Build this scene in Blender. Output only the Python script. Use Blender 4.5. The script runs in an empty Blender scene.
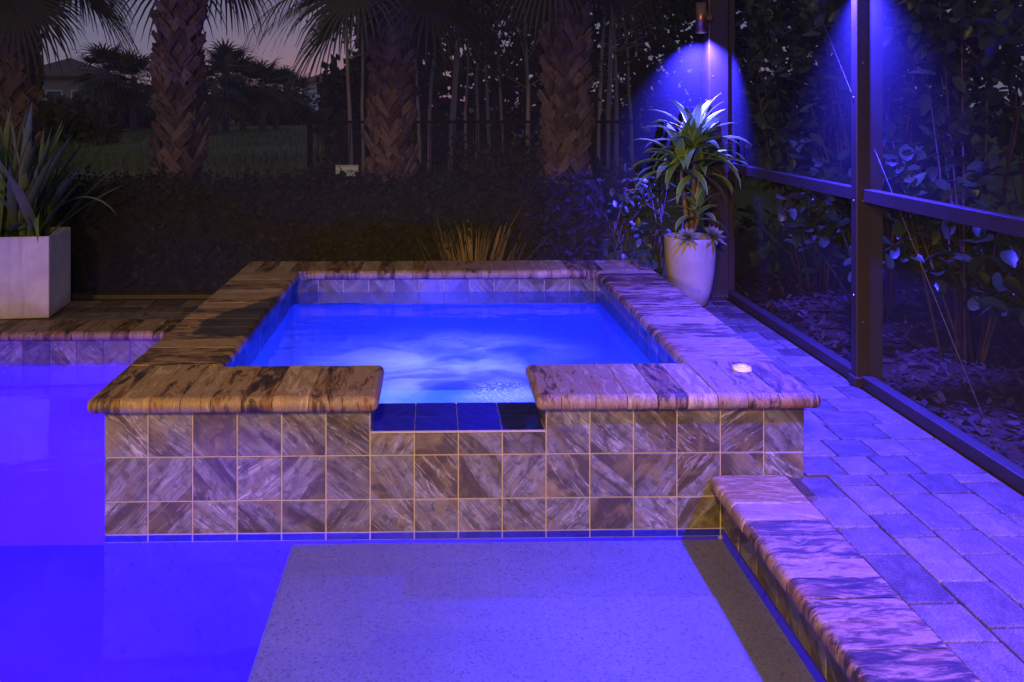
import bpy, bmesh, math, random
from mathutils import Vector, Matrix, noise as mnoise

PI = math.pi
scene = bpy.context.scene
COL = scene.collection
R = math.radians

# ------------------------------------------------------------------ camera
F = 830.0                      # focal length in pixels of a 1024 wide picture
PX, HY = 452.0, 106.0          # principal column, horizon row (shift lens)
YAW = R(1.242)
CAMZ = 1.30
cam_d = bpy.data.cameras.new('camera')
cam = bpy.data.objects.new('camera', cam_d)
COL.objects.link(cam)
cam.location = (0, 0, CAMZ)
cam.rotation_euler = (PI / 2, 0, -YAW)
cam_d.sensor_width = 36
cam_d.lens = F / 1024 * 36
cam_d.shift_x = (512 - PX) / 1024
cam_d.shift_y = -(341 - HY) / 1024
cam_d.clip_start = 0.05
cam_d.clip_end = 1500
scene.camera = cam


def at(px, Y, py=None):
    """surveying helper: world x (and z) of a point seen in column px at distance Y"""
    cx = (px - PX) / F
    dx = cx * math.cos(YAW) + math.sin(YAW)
    dy = -cx * math.sin(YAW) + math.cos(YAW)
    t = Y / dy
    if py is None:
        return dx * t
    return Vector((dx * t, Y, CAMZ - (py - HY) / F * t))


# ------------------------------------------------------------------ tagging
def tag(o, label=None, cat=None, group=None, kind=None):
    if label: o['label'] = label
    if cat: o['category'] = cat
    if group: o['group'] = group
    if kind: o['kind'] = kind
    return o


def empty(name, loc, rz=0, label=None, cat=None, group=None):
    o = bpy.data.objects.new(name, None)
    COL.objects.link(o)
    o.location = loc
    o.rotation_euler = (0, 0, rz)
    o.empty_display_size = 0.1
    return tag(o, label, cat, group)


# ------------------------------------------------------------------ mesh builder
class MB:
    def __init__(self):
        self.v = []; self.f = []; self.uv = []; self.tone = []; self.mi = []; self.sm = []

    def face(self, idx, uv=None, tone=(0.5, 0.5, 0.5), mi=0, smooth=False):
        self.f.append(tuple(idx))
        self.uv.append(uv if uv else [(0.0, 0.0)] * len(idx))
        self.tone.append(tone); self.mi.append(mi); self.sm.append(smooth)

    def vert(self, p):
        self.v.append((p[0], p[1], p[2]))
        return len(self.v) - 1

    def quad(self, a, b, c, d, uv=None, tone=(0.5, 0.5, 0.5), mi=0, smooth=False):
        i = [self.vert(p) for p in (a, b, c, d)]
        self.face(i, uv, tone, mi, smooth)

    def box(self, x0, x1, y0, y1, z0, z1, mi=0, tone=(0.5, 0.5, 0.5), M=None):
        ps = [Vector((x, y, z)) for z in (z0, z1) for y in (y0, y1) for x in (x0, x1)]
        if M: ps = [M @ p for p in ps]
        i = [self.vert(p) for p in ps]
        dx, dy, dz = x1 - x0, y1 - y0, z1 - z0
        for q, (a, b) in (((0, 2, 3, 1), (dy, dx)), ((4, 5, 7, 6), (dx, dy)), ((0, 1, 5, 4), (dx, dz)),
                          ((2, 6, 7, 3), (dz, dx)), ((0, 4, 6, 2), (dz, dy)), ((1, 3, 7, 5), (dy, dz))):
            self.face([i[k] for k in q], [(0, 0), (a, 0), (a, b), (0, b)], tone, mi)

    def bm(self, bm, M=None, mi=0, tone=(0.5, 0.5, 0.5), uvf=None, smooth=False):
        base = len(self.v)
        bm.verts.index_update()
        for v in bm.verts:
            self.vert(M @ v.co if M else v.co)
        for f in bm.faces:
            uv = [uvf(l.vert.co) for l in f.loops] if uvf else None
            self.face([base + l.vert.index for l in f.loops], uv, tone, mi, smooth or f.smooth)

    def tube(self, pts, rads, seg=8, mi=0, tone=(0.5, 0.5, 0.5), cap=True):
        pts = [Vector(p) for p in pts]
        rings = []
        n = len(pts)
        up = Vector((0.13, 0.27, 1)).normalized()
        L = 0
        for i, p in enumerate(pts):
            d = (pts[min(i + 1, n - 1)] - pts[max(i - 1, 0)]).normalized()
            a = d.cross(up)
            if a.length < 1e-3: a = d.cross(Vector((1, 0, 0)))
            a.normalize(); b = d.cross(a).normalized()
            rings.append([self.vert(p + (a * math.cos(2 * PI * k / seg) + b * math.sin(2 * PI * k / seg)) * rads[i]) for k in range(seg)])
        for i in range(n - 1):
            l2 = L + (pts[i + 1] - pts[i]).length
            for k in range(seg):
                k2 = (k + 1) % seg
                self.face((rings[i][k], rings[i][k2], rings[i + 1][k2], rings[i + 1][k]),
                          [(k / seg, L), ((k + 1) / seg, L), ((k + 1) / seg, l2), (k / seg, l2)], tone, mi, True)
            L = l2
        if cap:
            self.face(list(reversed(rings[0])), None, tone, mi)
            self.face(rings[-1], None, tone, mi)

    def lathe(self, prof, seg=40, c=(0, 0), mi=0, tone=(0.5, 0.5, 0.5)):
        rings = []
        for r, z in prof:
            rings.append([self.vert((c[0] + r * math.cos(2 * PI * k / seg), c[1] + r * math.sin(2 * PI * k / seg), z)) for k in range(seg)])
        for i in range(len(prof) - 1):
            for k in range(seg):
                k2 = (k + 1) % seg
                self.face((rings[i][k], rings[i][k2], rings[i + 1][k2], rings[i + 1][k]),
                          [(k / seg, prof[i][1]), ((k + 1) / seg, prof[i][1]), ((k + 1) / seg, prof[i + 1][1]), (k / seg, prof[i + 1][1])], tone, mi, True)
        return rings

    def build(self, name, mats, parent=None, loc=None):
        me = bpy.data.meshes.new(name)
        me.from_pydata(self.v, [], self.f)
        ul = me.uv_layers.new(name='UVMap')
        flat = [c for f in self.uv for p in f for c in p]
        ul.data.foreach_set('uv', flat)
        ta = me.attributes.new('tone', 'FLOAT_COLOR', 'FACE')
        ta.data.foreach_set('color', [c for t in self.tone for c in (t[0], t[1], t[2], 1.0)])
        if not isinstance(mats, (list, tuple)): mats = [mats]
        for m in mats: me.materials.append(m)
        me.polygons.foreach_set('material_index', self.mi)
        me.polygons.foreach_set('use_smooth', self.sm)
        me.update()
        o = bpy.data.objects.new(name, me)
        COL.objects.link(o)
        if parent: o.parent = parent
        if loc: o.location = loc
        return o


def rtone(rng):
    return (rng.random(), rng.random(), rng.random())


# ------------------------------------------------------------------ materials
def new_mat(name):
    m = bpy.data.materials.new(name)
    m.use_nodes = True
    nt = m.node_tree
    nt.nodes.clear()
    return m, nt


class NT:
    """small shorthand round a node tree"""
    def __init__(self, name):
        self.m, self.nt = new_mat(name)

    def n(self, t, **kw):
        nd = self.nt.nodes.new(t)
        for k, v in kw.items():
            if k.startswith('i_'):
                nd.inputs[k[2:].replace('_', ' ')].default_value = v
            else:
                setattr(nd, k, v)
        return nd

    def l(self, a, b):
        self.nt.links.new(a, b)

    def ramp(self, fac, stops, interp='LINEAR'):
        r = self.n('ShaderNodeValToRGB')
        r.color_ramp.interpolation = interp
        els = r.color_ramp.elements
        while len(els) < len(stops): els.new(0.5)
        for e, (p, c) in zip(els, stops):
            e.position = p
            e.color = (c[0], c[1], c[2], 1) if not isinstance(c, (int, float)) else (c, c, c, 1)
        self.l(fac, r.inputs['Fac'])
        return r.outputs['Color']

    def math(self, op, a, b=None, c=None):
        nd = self.n('ShaderNodeMath', operation=op)
        for i, x in enumerate((a, b, c)):
            if x is None: continue
            if isinstance(x, (int, float)): nd.inputs[i].default_value = x
            else: self.l(x, nd.inputs[i])
        return nd.outputs[0]

    def mix(self, fac, a, b, bt='MIX'):
        nd = self.n('ShaderNodeMix', data_type='RGBA', blend_type=bt)
        for s, x in ((nd.inputs[0], fac), (nd.inputs[6], a), (nd.inputs[7], b)):
            if isinstance(x, (int, float)): s.default_value = x
            elif isinstance(x, tuple): s.default_value = (x[0], x[1], x[2], 1)
            else: self.l(x, s)
        return nd.outputs[2]

    def mapping(self, vec, scale=(1, 1, 1), rot=(0, 0, 0)):
        mp = self.n('ShaderNodeMapping')
        mp.inputs['Scale'].default_value = scale
        mp.inputs['Rotation'].default_value = rot
        self.l(vec, mp.inputs['Vector'])
        return mp.outputs['Vector']

    def noise(self, vec, scale, detail=4, rough=0.55, dist=0.0, out='Fac'):
        nd = self.n('ShaderNodeTexNoise')
        nd.inputs['Scale'].default_value = scale
        nd.inputs['Detail'].default_value = detail
        nd.inputs['Roughness'].default_value = rough
        nd.inputs['Distortion'].default_value = dist
        if vec is not None: self.l(vec, nd.inputs['Vector'])
        return nd.outputs[out]

    def bump(self, h, strength=0.3, dist=0.01):
        b = self.n('ShaderNodeBump')
        b.inputs['Strength'].default_value = strength
        b.inputs['Distance'].default_value = dist
        self.l(h, b.inputs['Height'])
        return b.outputs['Normal']

    def pr(self, color, rough=0.6, normal=None, spec=0.5, metal=0.0):
        p = self.n('ShaderNodeBsdfPrincipled')
        if isinstance(color, tuple): p.inputs['Base Color'].default_value = (*color, 1)
        else: self.l(color, p.inputs['Base Color'])
        if isinstance(rough, (int, float)): p.inputs['Roughness'].default_value = rough
        else: self.l(rough, p.inputs['Roughness'])
        p.inputs['Specular IOR Level'].default_value = spec
        p.inputs['Metallic'].default_value = metal
        if normal is not None: self.l(normal, p.inputs['Normal'])
        return p

    def out(self, sh):
        o = self.n('ShaderNodeOutputMaterial')
        self.l(sh if not hasattr(sh, 'outputs') else sh.outputs[0], o.inputs['Surface'])
        return self.m

    @property
    def uv(self): return self.n('ShaderNodeTexCoord').outputs['UV']
    @property
    def obj(self): return self.n('ShaderNodeTexCoord').outputs['Object']
    @property
    def pos(self): return self.n('ShaderNodeNewGeometry').outputs['Position']

    def tone(self):
        a = self.n('ShaderNodeAttribute', attribute_name='tone')
        s = self.n('ShaderNodeSeparateColor')
        self.l(a.outputs['Color'], s.inputs[0])
        return s.outputs


def plain(name, color, rough=0.6, var=0.15, scale=20, bump=0.1, spec=0.4, metal=0.0):
    k = NT(name)
    nz = k.noise(k.obj, scale, 5)
    c = k.mix(nz, tuple(x * (1 - var) for x in color), tuple(min(1, x * (1 + var)) for x in color))
    r = k.math('ADD', k.math('MULTIPLY', nz, 0.2), rough - 0.1)
    return k.out(k.pr(c, r, k.bump(nz, bump, 0.005) if bump else None, spec, metal))


def mat_coping(name, wet=False):
    k = NT(name)
    uv = k.uv
    t = k.tone()
    warp = k.noise(uv, 7, 3, 0.5, 0, 'Color')
    wv = k.n('ShaderNodeVectorMath', operation='MULTIPLY_ADD')
    k.l(warp, wv.inputs[0]); wv.inputs[1].default_value = (0.035, 0.05, 0); k.l(uv, wv.inputs[2])
    st = k.noise(k.mapping(wv.outputs[0], (34, 7.5, 1)), 1.0, 8, 0.7, 0.8)
    fine = k.noise(k.mapping(wv.outputs[0], (170, 34, 1)), 1.0, 6, 0.7, 0.3)
    pit = k.noise(uv, 210, 3, 0.6)
    val = k.math('ADD', k.math('SUBTRACT', k.math('MULTIPLY', st, 1.7), 0.29), k.math('MULTIPLY', k.math('SUBTRACT', t[0], 0.5), 0.46))
    val = k.math('ADD', val, k.math('MULTIPLY', k.math('SUBTRACT', fine, 0.5), 0.55))
    c = k.ramp(val, [(0.26, (0.022, 0.014, 0.009)), (0.40, (0.075, 0.042, 0.02)), (0.50, (0.19, 0.115, 0.052)),
                     (0.60, (0.28, 0.18, 0.088)), (0.70, (0.17, 0.125, 0.078)), (0.80, (0.30, 0.205, 0.11)), (0.95, (0.40, 0.30, 0.18))])
    rust = k.noise(k.mapping(uv, (9, 3, 1)), 1.0, 3)
    c = k.mix(k.ramp(rust, [(0.55, 0.0), (0.7, 0.55)]), c, (0.24, 0.11, 0.028))
    c = k.mix(k.ramp(pit, [(0.30, 0.6), (0.42, 0.0)]), c, (0.06, 0.04, 0.025))
    rough = 0.55
    if wet:
        # water splashed on the slabs: a stain with a shape of its own
        sp = k.n('ShaderNodeSeparateXYZ'); k.l(k.pos, sp.inputs[0])
        wob = k.noise(k.pos, 5, 3)
        ex = k.math('DIVIDE', k.math('SUBTRACT', sp.outputs[0], -0.76), 0.33)
        ey = k.math('DIVIDE', k.math('SUBTRACT', sp.outputs[1], k.math('ADD', 4.05, k.math('MULTIPLY', k.math('ADD', sp.outputs[0], 0.8), 1.1))), 0.42)
        d = k.math('SQRT', k.math('ADD', k.math('MULTIPLY', ex, ex), k.math('MULTIPLY', ey, ey)))
        d = k.math('ADD', d, k.math('MULTIPLY', k.math('SUBTRACT', wob, 0.5), 0.8))
        msk = k.ramp(d, [(0.93, 1.0), (0.98, 0.0)])
        c = k.mix(k.math('MULTIPLY', msk, 0.85), c, k.mix(0.5, (0.03, 0.026, 0.018), c, 'MULTIPLY'))
        rr = k.n('ShaderNodeMapRange'); k.l(msk, rr.inputs[0])
        rr.inputs[3].default_value = 0.55; rr.inputs[4].default_value = 0.32
        rough = rr.outputs[0]
    h = k.math('ADD', k.math('MULTIPLY', st, 0.5), fine)
    return k.out(k.pr(c, rough, k.bump(h, 0.35, 0.006), 0.4))


def mat_tile(name, dark=False):
    k = NT(name)
    uv = k.uv
    t = k.tone()
    warp = k.noise(uv, 9, 3, 0.5, 0, 'Color')
    wv = k.n('ShaderNodeVectorMath', operation='MULTIPLY_ADD')
    k.l(warp, wv.inputs[0]); wv.inputs[1].default_value = (0.015, 0.025, 0); k.l(uv, wv.inputs[2])
    st = k.noise(k.mapping(wv.outputs[0], (3.0, 22, 1)), 1.0, 7, 0.66, 0.2)
    fine = k.noise(k.mapping(wv.outputs[0], (9, 130, 1)), 1.0, 5, 0.65)
    br = k.noise(k.mapping(wv.outputs[0], (1.1, 10, 1)), 1.0, 3, 0.5)
    if dark:
        c = k.ramp(st, [(0.3, (0.010, 0.012, 0.12)), (0.7, (0.02, 0.022, 0.24))])
        return k.out(k.pr(c, 0.18, k.bump(st, 0.1, 0.003), 0.5))
    c = k.ramp(st, [(0.25, (0.034, 0.030, 0.020)), (0.40, (0.085, 0.078, 0.062)), (0.56, (0.165, 0.158, 0.135)), (0.75, (0.28, 0.265, 0.225))])
    c = k.mix(k.ramp(fine, [(0.52, 0.0), (0.74, 0.55)]), c, (0.50, 0.46, 0.41))
    c = k.mix(k.ramp(fine, [(0.26, 0.55), (0.42, 0.0)]), c, (0.10, 0.07, 0.05))
    amt = k.math('ADD', br, k.math('MULTIPLY', k.math('SUBTRACT', t[0], 0.5), 0.16))
    c = k.mix(k.ramp(amt, [(0.53, 0.0), (0.57, 0.9)]), c, (0.058, 0.044, 0.016))
    vein = k.noise(k.mapping(wv.outputs[0], (2.4, 20, 1)), 1.0, 4, 0.6, 0.4)
    vl = k.math('ABSOLUTE', k.math('SUBTRACT', vein, 0.5))
    c = k.mix(k.math('MULTIPLY', k.ramp(vl, [(0.0, 0.75), (0.02, 0.0)]), t[2]), c, (0.48, 0.43, 0.36))
    mot = k.noise(uv, 26, 6, 0.7, 0.5)
    c = k.mix(k.ramp(mot, [(0.38, 0.75), (0.52, 0.0)]), c, (0.045, 0.038, 0.022))
    gold = k.noise(uv, 11, 4, 0.6, 0.8)
    c = k.mix(k.ramp(gold, [(0.48, 0.0), (0.68, 0.8)]), c, (0.19, 0.145, 0.05))
    g = k.n('ShaderNodeMapRange'); k.l(t[1], g.inputs[0])
    g.inputs[3].default_value = 0.72; g.inputs[4].default_value = 1.12
    hs = k.n('ShaderNodeHueSaturation'); k.l(g.outputs[0], hs.inputs['Value']); k.l(c, hs.inputs['Color'])
    return k.out(k.pr(hs.outputs[0], 0.34, k.bump(fine, 0.12, 0.003), 0.5))


def mat_paver(name):
    k = NT(name)
    uv = k.uv
    t = k.tone()
    a = k.noise(k.mapping(uv, (13, 17, 1)), 1.0, 6, 0.68, 0.6)
    b = k.noise(uv, 160, 4, 0.65)
    big = k.noise(k.pos, 1.3, 3)
    v = k.math('ADD', a, k.math('MULTIPLY', k.math('SUBTRACT', t[0], 0.5), 0.40))
    v = k.math('ADD', v, k.math('MULTIPLY', k.math('SUBTRACT', big, 0.5), 0.3))
    c = k.ramp(v, [(0.25, (0.04, 0.027, 0.018)), (0.45, (0.085, 0.06, 0.043)), (0.6, (0.12, 0.088, 0.066)), (0.8, (0.18, 0.14, 0.11))])
    c = k.mix(k.ramp(b, [(0.36, 0.75), (0.5, 0.0)]), c, (0.035, 0.026, 0.02))
    c = k.mix(k.ramp(b, [(0.56, 0.0), (0.74, 0.6)]), c, (0.30, 0.26, 0.22))
    h = k.math('ADD', k.math('MULTIPLY', a, 0.6), k.math('MULTIPLY', b, 0.7))
    return k.out(k.pr(c, 0.62, k.bump(h, 0.5, 0.006), 0.4))


def mat_pebble(name, base, speck=0.7):
    k = NT(name)
    vo = k.n('ShaderNodeTexVoronoi'); vo.inputs['Scale'].default_value = 170; k.l(k.pos, vo.inputs['Vector'])
    s = k.n('ShaderNodeSeparateColor'); k.l(vo.outputs['Color'], s.inputs[0])
    c = k.ramp(s.outputs[0], [(0.0, tuple(x * 0.25 for x in base)), (0.10, tuple(x * 0.45 for x in base)), (0.14, tuple(x * 0.85 for x in base)),
                              (0.8, base), (1.0, tuple(min(1, x * 1.25) for x in base))])
    c = k.mix(speck, base, c)
    st = k.noise(k.pos, 2.2, 4)
    c = k.mix(k.ramp(st, [(0.35, 0.35), (0.65, 0.0)]), c, tuple(x * 0.6 for x in base))
    v2 = k.n('ShaderNodeTexVoronoi'); v2.inputs['Scale'].default_value = 34; k.l(k.pos, v2.inputs['Vector'])
    s2 = k.n('ShaderNodeSeparateColor'); k.l(v2.outputs['Color'], s2.inputs[0])
    grain = k.math('MULTIPLY', k.math('LESS_THAN', s2.outputs[0], 0.10), k.math('LESS_THAN', v2.outputs['Distance'], 0.16))
    c = k.mix(k.math('MULTIPLY', grain, 0.8 * speck), c, tuple(x * 0.15 for x in base))
    return k.out(k.pr(c, 0.6, k.bump(vo.outputs['Distance'], 0.3, 0.003), 0.3))


def mat_water(name, tint, foam=False, rip=0.25):
    k = NT(name)
    n1 = k.noise(k.mapping(k.pos, (1, 1.6, 1)), 3.2, 2, 0.5, 0.3)
    nrm = k.bump(n1, rip, 0.02)
    # Schlick reflectance, the same from above and below (the sheet does not bend rays)
    ge = k.n('ShaderNodeNewGeometry'); dt = k.n('ShaderNodeVectorMath', operation='DOT_PRODUCT')
    k.l(ge.outputs['Incoming'], dt.inputs[0]); k.l(nrm, dt.inputs[1])
    om = k.math('SUBTRACT', 1.0, k.math('MINIMUM', k.math('ABSOLUTE', dt.outputs['Value']), 1.0))
    frs = k.math('ADD', 0.02, k.math('MULTIPLY', k.math('POWER', om, 5.0), 0.98))
    tr = k.n('ShaderNodeBsdfTransparent'); tr.inputs[0].default_value = (*tint, 1)
    gl = k.n('ShaderNodeBsdfGlossy'); gl.inputs['Roughness'].default_value = 0.06; k.l(nrm, gl.inputs['Normal'])
    mx = k.n('ShaderNodeMixShader'); k.l(frs, mx.inputs[0]); k.l(tr.outputs[0], mx.inputs[1]); k.l(gl.outputs[0], mx.inputs[2])
    if not foam:
        return k.out(mx)
    # bubbles stirred up by the jets, smeared by time: thin white froth on the water
    warp = k.noise(k.pos, 1.9, 3, 0.5, 0, 'Color')
    wv = k.n('ShaderNodeVectorMath', operation='MULTIPLY_ADD')
    k.l(warp, wv.inputs[0]); wv.inputs[1].default_value = (0.7, 0.7, 0); k.l(k.pos, wv.inputs[2])
    a = k.noise(k.mapping(wv.outputs[0], (1.9, 2.6, 1)), 1.0, 3, 0.45)
    fine = k.noise(k.pos, 22, 4, 0.6)
    sp = k.n('ShaderNodeSeparateXYZ'); k.l(k.pos, sp.inputs[0])
    ex = k.math('DIVIDE', k.math('SUBTRACT', sp.outputs[0], 0.08), 0.85)
    ey = k.math('DIVIDE', k.math('SUBTRACT', sp.outputs[1], 3.55), 0.80)
    d = k.math('SQRT', k.math('ADD', k.math('MULTIPLY', ex, ex), k.math('MULTIPLY', ey, ey)))
    msk = k.ramp(d, [(0.25, 1.0), (1.0, 0.0)], 'EASE')
    am = k.ramp(a, [(0.34, 0.0), (0.70, 1.0)], 'EASE')
    am = k.math('MULTIPLY', am, k.math('ADD', 0.80, k.math('MULTIPLY', fine, 0.4)))
    fm = k.math('MULTIPLY', k.math('MULTIPLY', am, msk), 0.50)
    bub = k.n('ShaderNodeTexVoronoi'); bub.inputs['Scale'].default_value = 70; k.l(k.pos, bub.inputs['Vector'])
    bx = k.math('DIVIDE', k.math('SUBTRACT', sp.outputs[0], 0.27), 0.16); by = k.math('DIVIDE', k.math('SUBTRACT', sp.outputs[1], 3.30), 0.17)
    bm_ = k.ramp(k.math('ADD', k.math('MULTIPLY', bx, bx), k.math('MULTIPLY', by, by)), [(0.0, 0.30), (1.0, 0.0)], 'EASE')
    fm = k.math('ADD', fm, k.math('MULTIPLY', bm_, k.ramp(bub.outputs['Distance'], [(0.25, 1.0), (0.42, 0.0)])))
    fm = k.math('ADD', fm, 0.03)
    df = k.n('ShaderNodeBsdfDiffuse'); df.inputs[0].default_value = (0.8, 0.82, 0.85, 1)
    tl = k.n('ShaderNodeBsdfTranslucent'); tl.inputs[0].default_value = (0.8, 0.82, 0.85, 1)
    fs = k.n('ShaderNodeMixShader'); fs.inputs[0].default_value = 0.6; k.l(df.outputs[0], fs.inputs[1]); k.l(tl.outputs[0], fs.inputs[2])
    m2 = k.n('ShaderNodeMixShader'); k.l(fm, m2.inputs[0]); k.l(mx.outputs[0], m2.inputs[1]); k.l(fs.outputs[0], m2.inputs[2])
    return k.out(m2)


def mat_leaf(name, c1, c2, rough=0.4, trans=0.25, stripe=None, spec=0.4):
    """leaf: tone picks between two greens; u runs across the blade, v along it"""
    k = NT(name)
    t = k.tone()
    uv = k.uv
    c = k.mix(t[0], c1, c2)
    nz = k.noise(k.obj, 30, 3)
    c = k.mix(k.math('MULTIPLY', nz, 0.5), c, tuple(x * 0.5 for x in c1))
    if stripe:
        s = k.n('ShaderNodeSeparateXYZ'); k.l(uv, s.inputs[0])
        e = k.math('ABSOLUTE', k.math('SUBTRACT', s.outputs[0], 0.5))
        wob = k.noise(k.mapping(uv, (3, 14, 1)), 1.0, 2)
        e = k.math('ADD', e, k.math('MULTIPLY', k.math('SUBTRACT', wob, 0.5), 0.10))
        c = k.mix(k.ramp(e, [(0.37, 0.0), (0.42, 1.0)]), c, stripe)
        c = k.mix(k.ramp(e, [(0.0, 0.25), (0.05, 0.0)]), c, stripe)
    p = k.pr(c, rough, None, spec)
    tl = k.n('ShaderNodeBsdfTranslucent'); k.l(c, tl.inputs[0])
    mx = k.n('ShaderNodeMixShader'); mx.inputs[0].default_value = trans
    k.l(p.outputs[0], mx.inputs[1]); k.l(tl.outputs[0], mx.inputs[2])
    return k.out(mx)


def mat_screen(name, cover, color):
    k = NT(name)
    tr = k.n('ShaderNodeBsdfTransparent')
    df = k.n('ShaderNodeBsdfDiffuse'); df.inputs[0].default_value = (*color, 1)
    tl = k.n('ShaderNodeBsdfTranslucent'); tl.inputs[0].default_value = (*color, 1)
    fs = k.n('ShaderNodeMixShader'); fs.inputs[0].default_value = 0.35; k.l(df.outputs[0], fs.inputs[1]); k.l(tl.outputs[0], fs.inputs[2])
    nz = k.noise(k.pos, 6, 3)
    cv = k.math('MULTIPLY', k.math('ADD', 0.75, k.math('MULTIPLY', nz, 0.5)), cover)
    mx = k.n('ShaderNodeMixShader'); k.l(cv, mx.inputs[0]); k.l(tr.outputs[0], mx.inputs[1]); k.l(fs.outputs[0], mx.inputs[2])
    return k.out(mx)


def mat_glow(name, color, st):
    k = NT(name)
    e = k.n('ShaderNodeEmission'); e.inputs[0].default_value = (*color, 1); e.inputs[1].default_value = st
    return k.out(e)


def mat_ground(name):
    k = NT(name)
    a = k.noise(k.pos, 0.35, 5, 0.6)
    b = k.noise(k.pos, 9, 4, 0.6)
    c = k.ramp(a, [(0.35, (0.08, 0.11, 0.03)), (0.55, (0.13, 0.155, 0.05)), (0.7, (0.16, 0.125, 0.06))])
    c = k.mix(k.math('MULTIPLY', b, 0.6), c, (0.025, 0.03, 0.012))
    return k.out(k.pr(c, 0.9, k.bump(b, 0.6, 0.05), 0.1))


def mat_bark(name, c1, c2, s=(14, 14, 3)):
    k = NT(name)
    a = k.noise(k.mapping(k.obj, s), 1.0, 6, 0.65, 0.3)
    t = k.tone()
    v = k.math('ADD', a, k.math('MULTIPLY', k.math('SUBTRACT', t[0], 0.5), 0.5))
    c = k.mix(k.ramp(v, [(0.25, 0.0), (0.75, 1.0)]), c1, c2)
    return k.out(k.pr(c, 0.85, k.bump(a, 0.6, 0.01), 0.2))


def mat_cast(name, base):
    # cast concrete: cloudy, pocked, with runs of dirt and a stained foot
    k = NT(name)
    cl = k.noise(k.obj, 5, 5, 0.6); pk = k.noise(k.obj, 70, 4, 0.65); run_ = k.noise(k.mapping(k.obj, (16, 16, 1.2)), 1.0, 4, 0.6)
    sp = k.n('ShaderNodeSeparateXYZ'); k.l(k.obj, sp.inputs[0])
    c = k.mix(k.ramp(cl, [(0.3, 1.0), (0.62, 0.0)]), base, tuple(x * 0.72 for x in base))
    c = k.mix(k.ramp(run_, [(0.52, 0.0), (0.72, 0.45)]), c, tuple(x * f for x, f in zip(base, (0.5, 0.45, 0.38))))
    c = k.mix(k.ramp(pk, [(0.28, 0.7), (0.40, 0.0)]), c, tuple(x * 0.4 for x in base))
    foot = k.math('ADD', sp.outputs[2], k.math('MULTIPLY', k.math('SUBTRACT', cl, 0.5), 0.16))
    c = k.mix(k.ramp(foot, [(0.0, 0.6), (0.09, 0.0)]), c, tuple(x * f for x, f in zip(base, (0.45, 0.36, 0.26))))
    return k.out(k.pr(c, 0.8, k.bump(k.math('ADD', cl, pk), 0.35, 0.006), 0.3))


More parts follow.
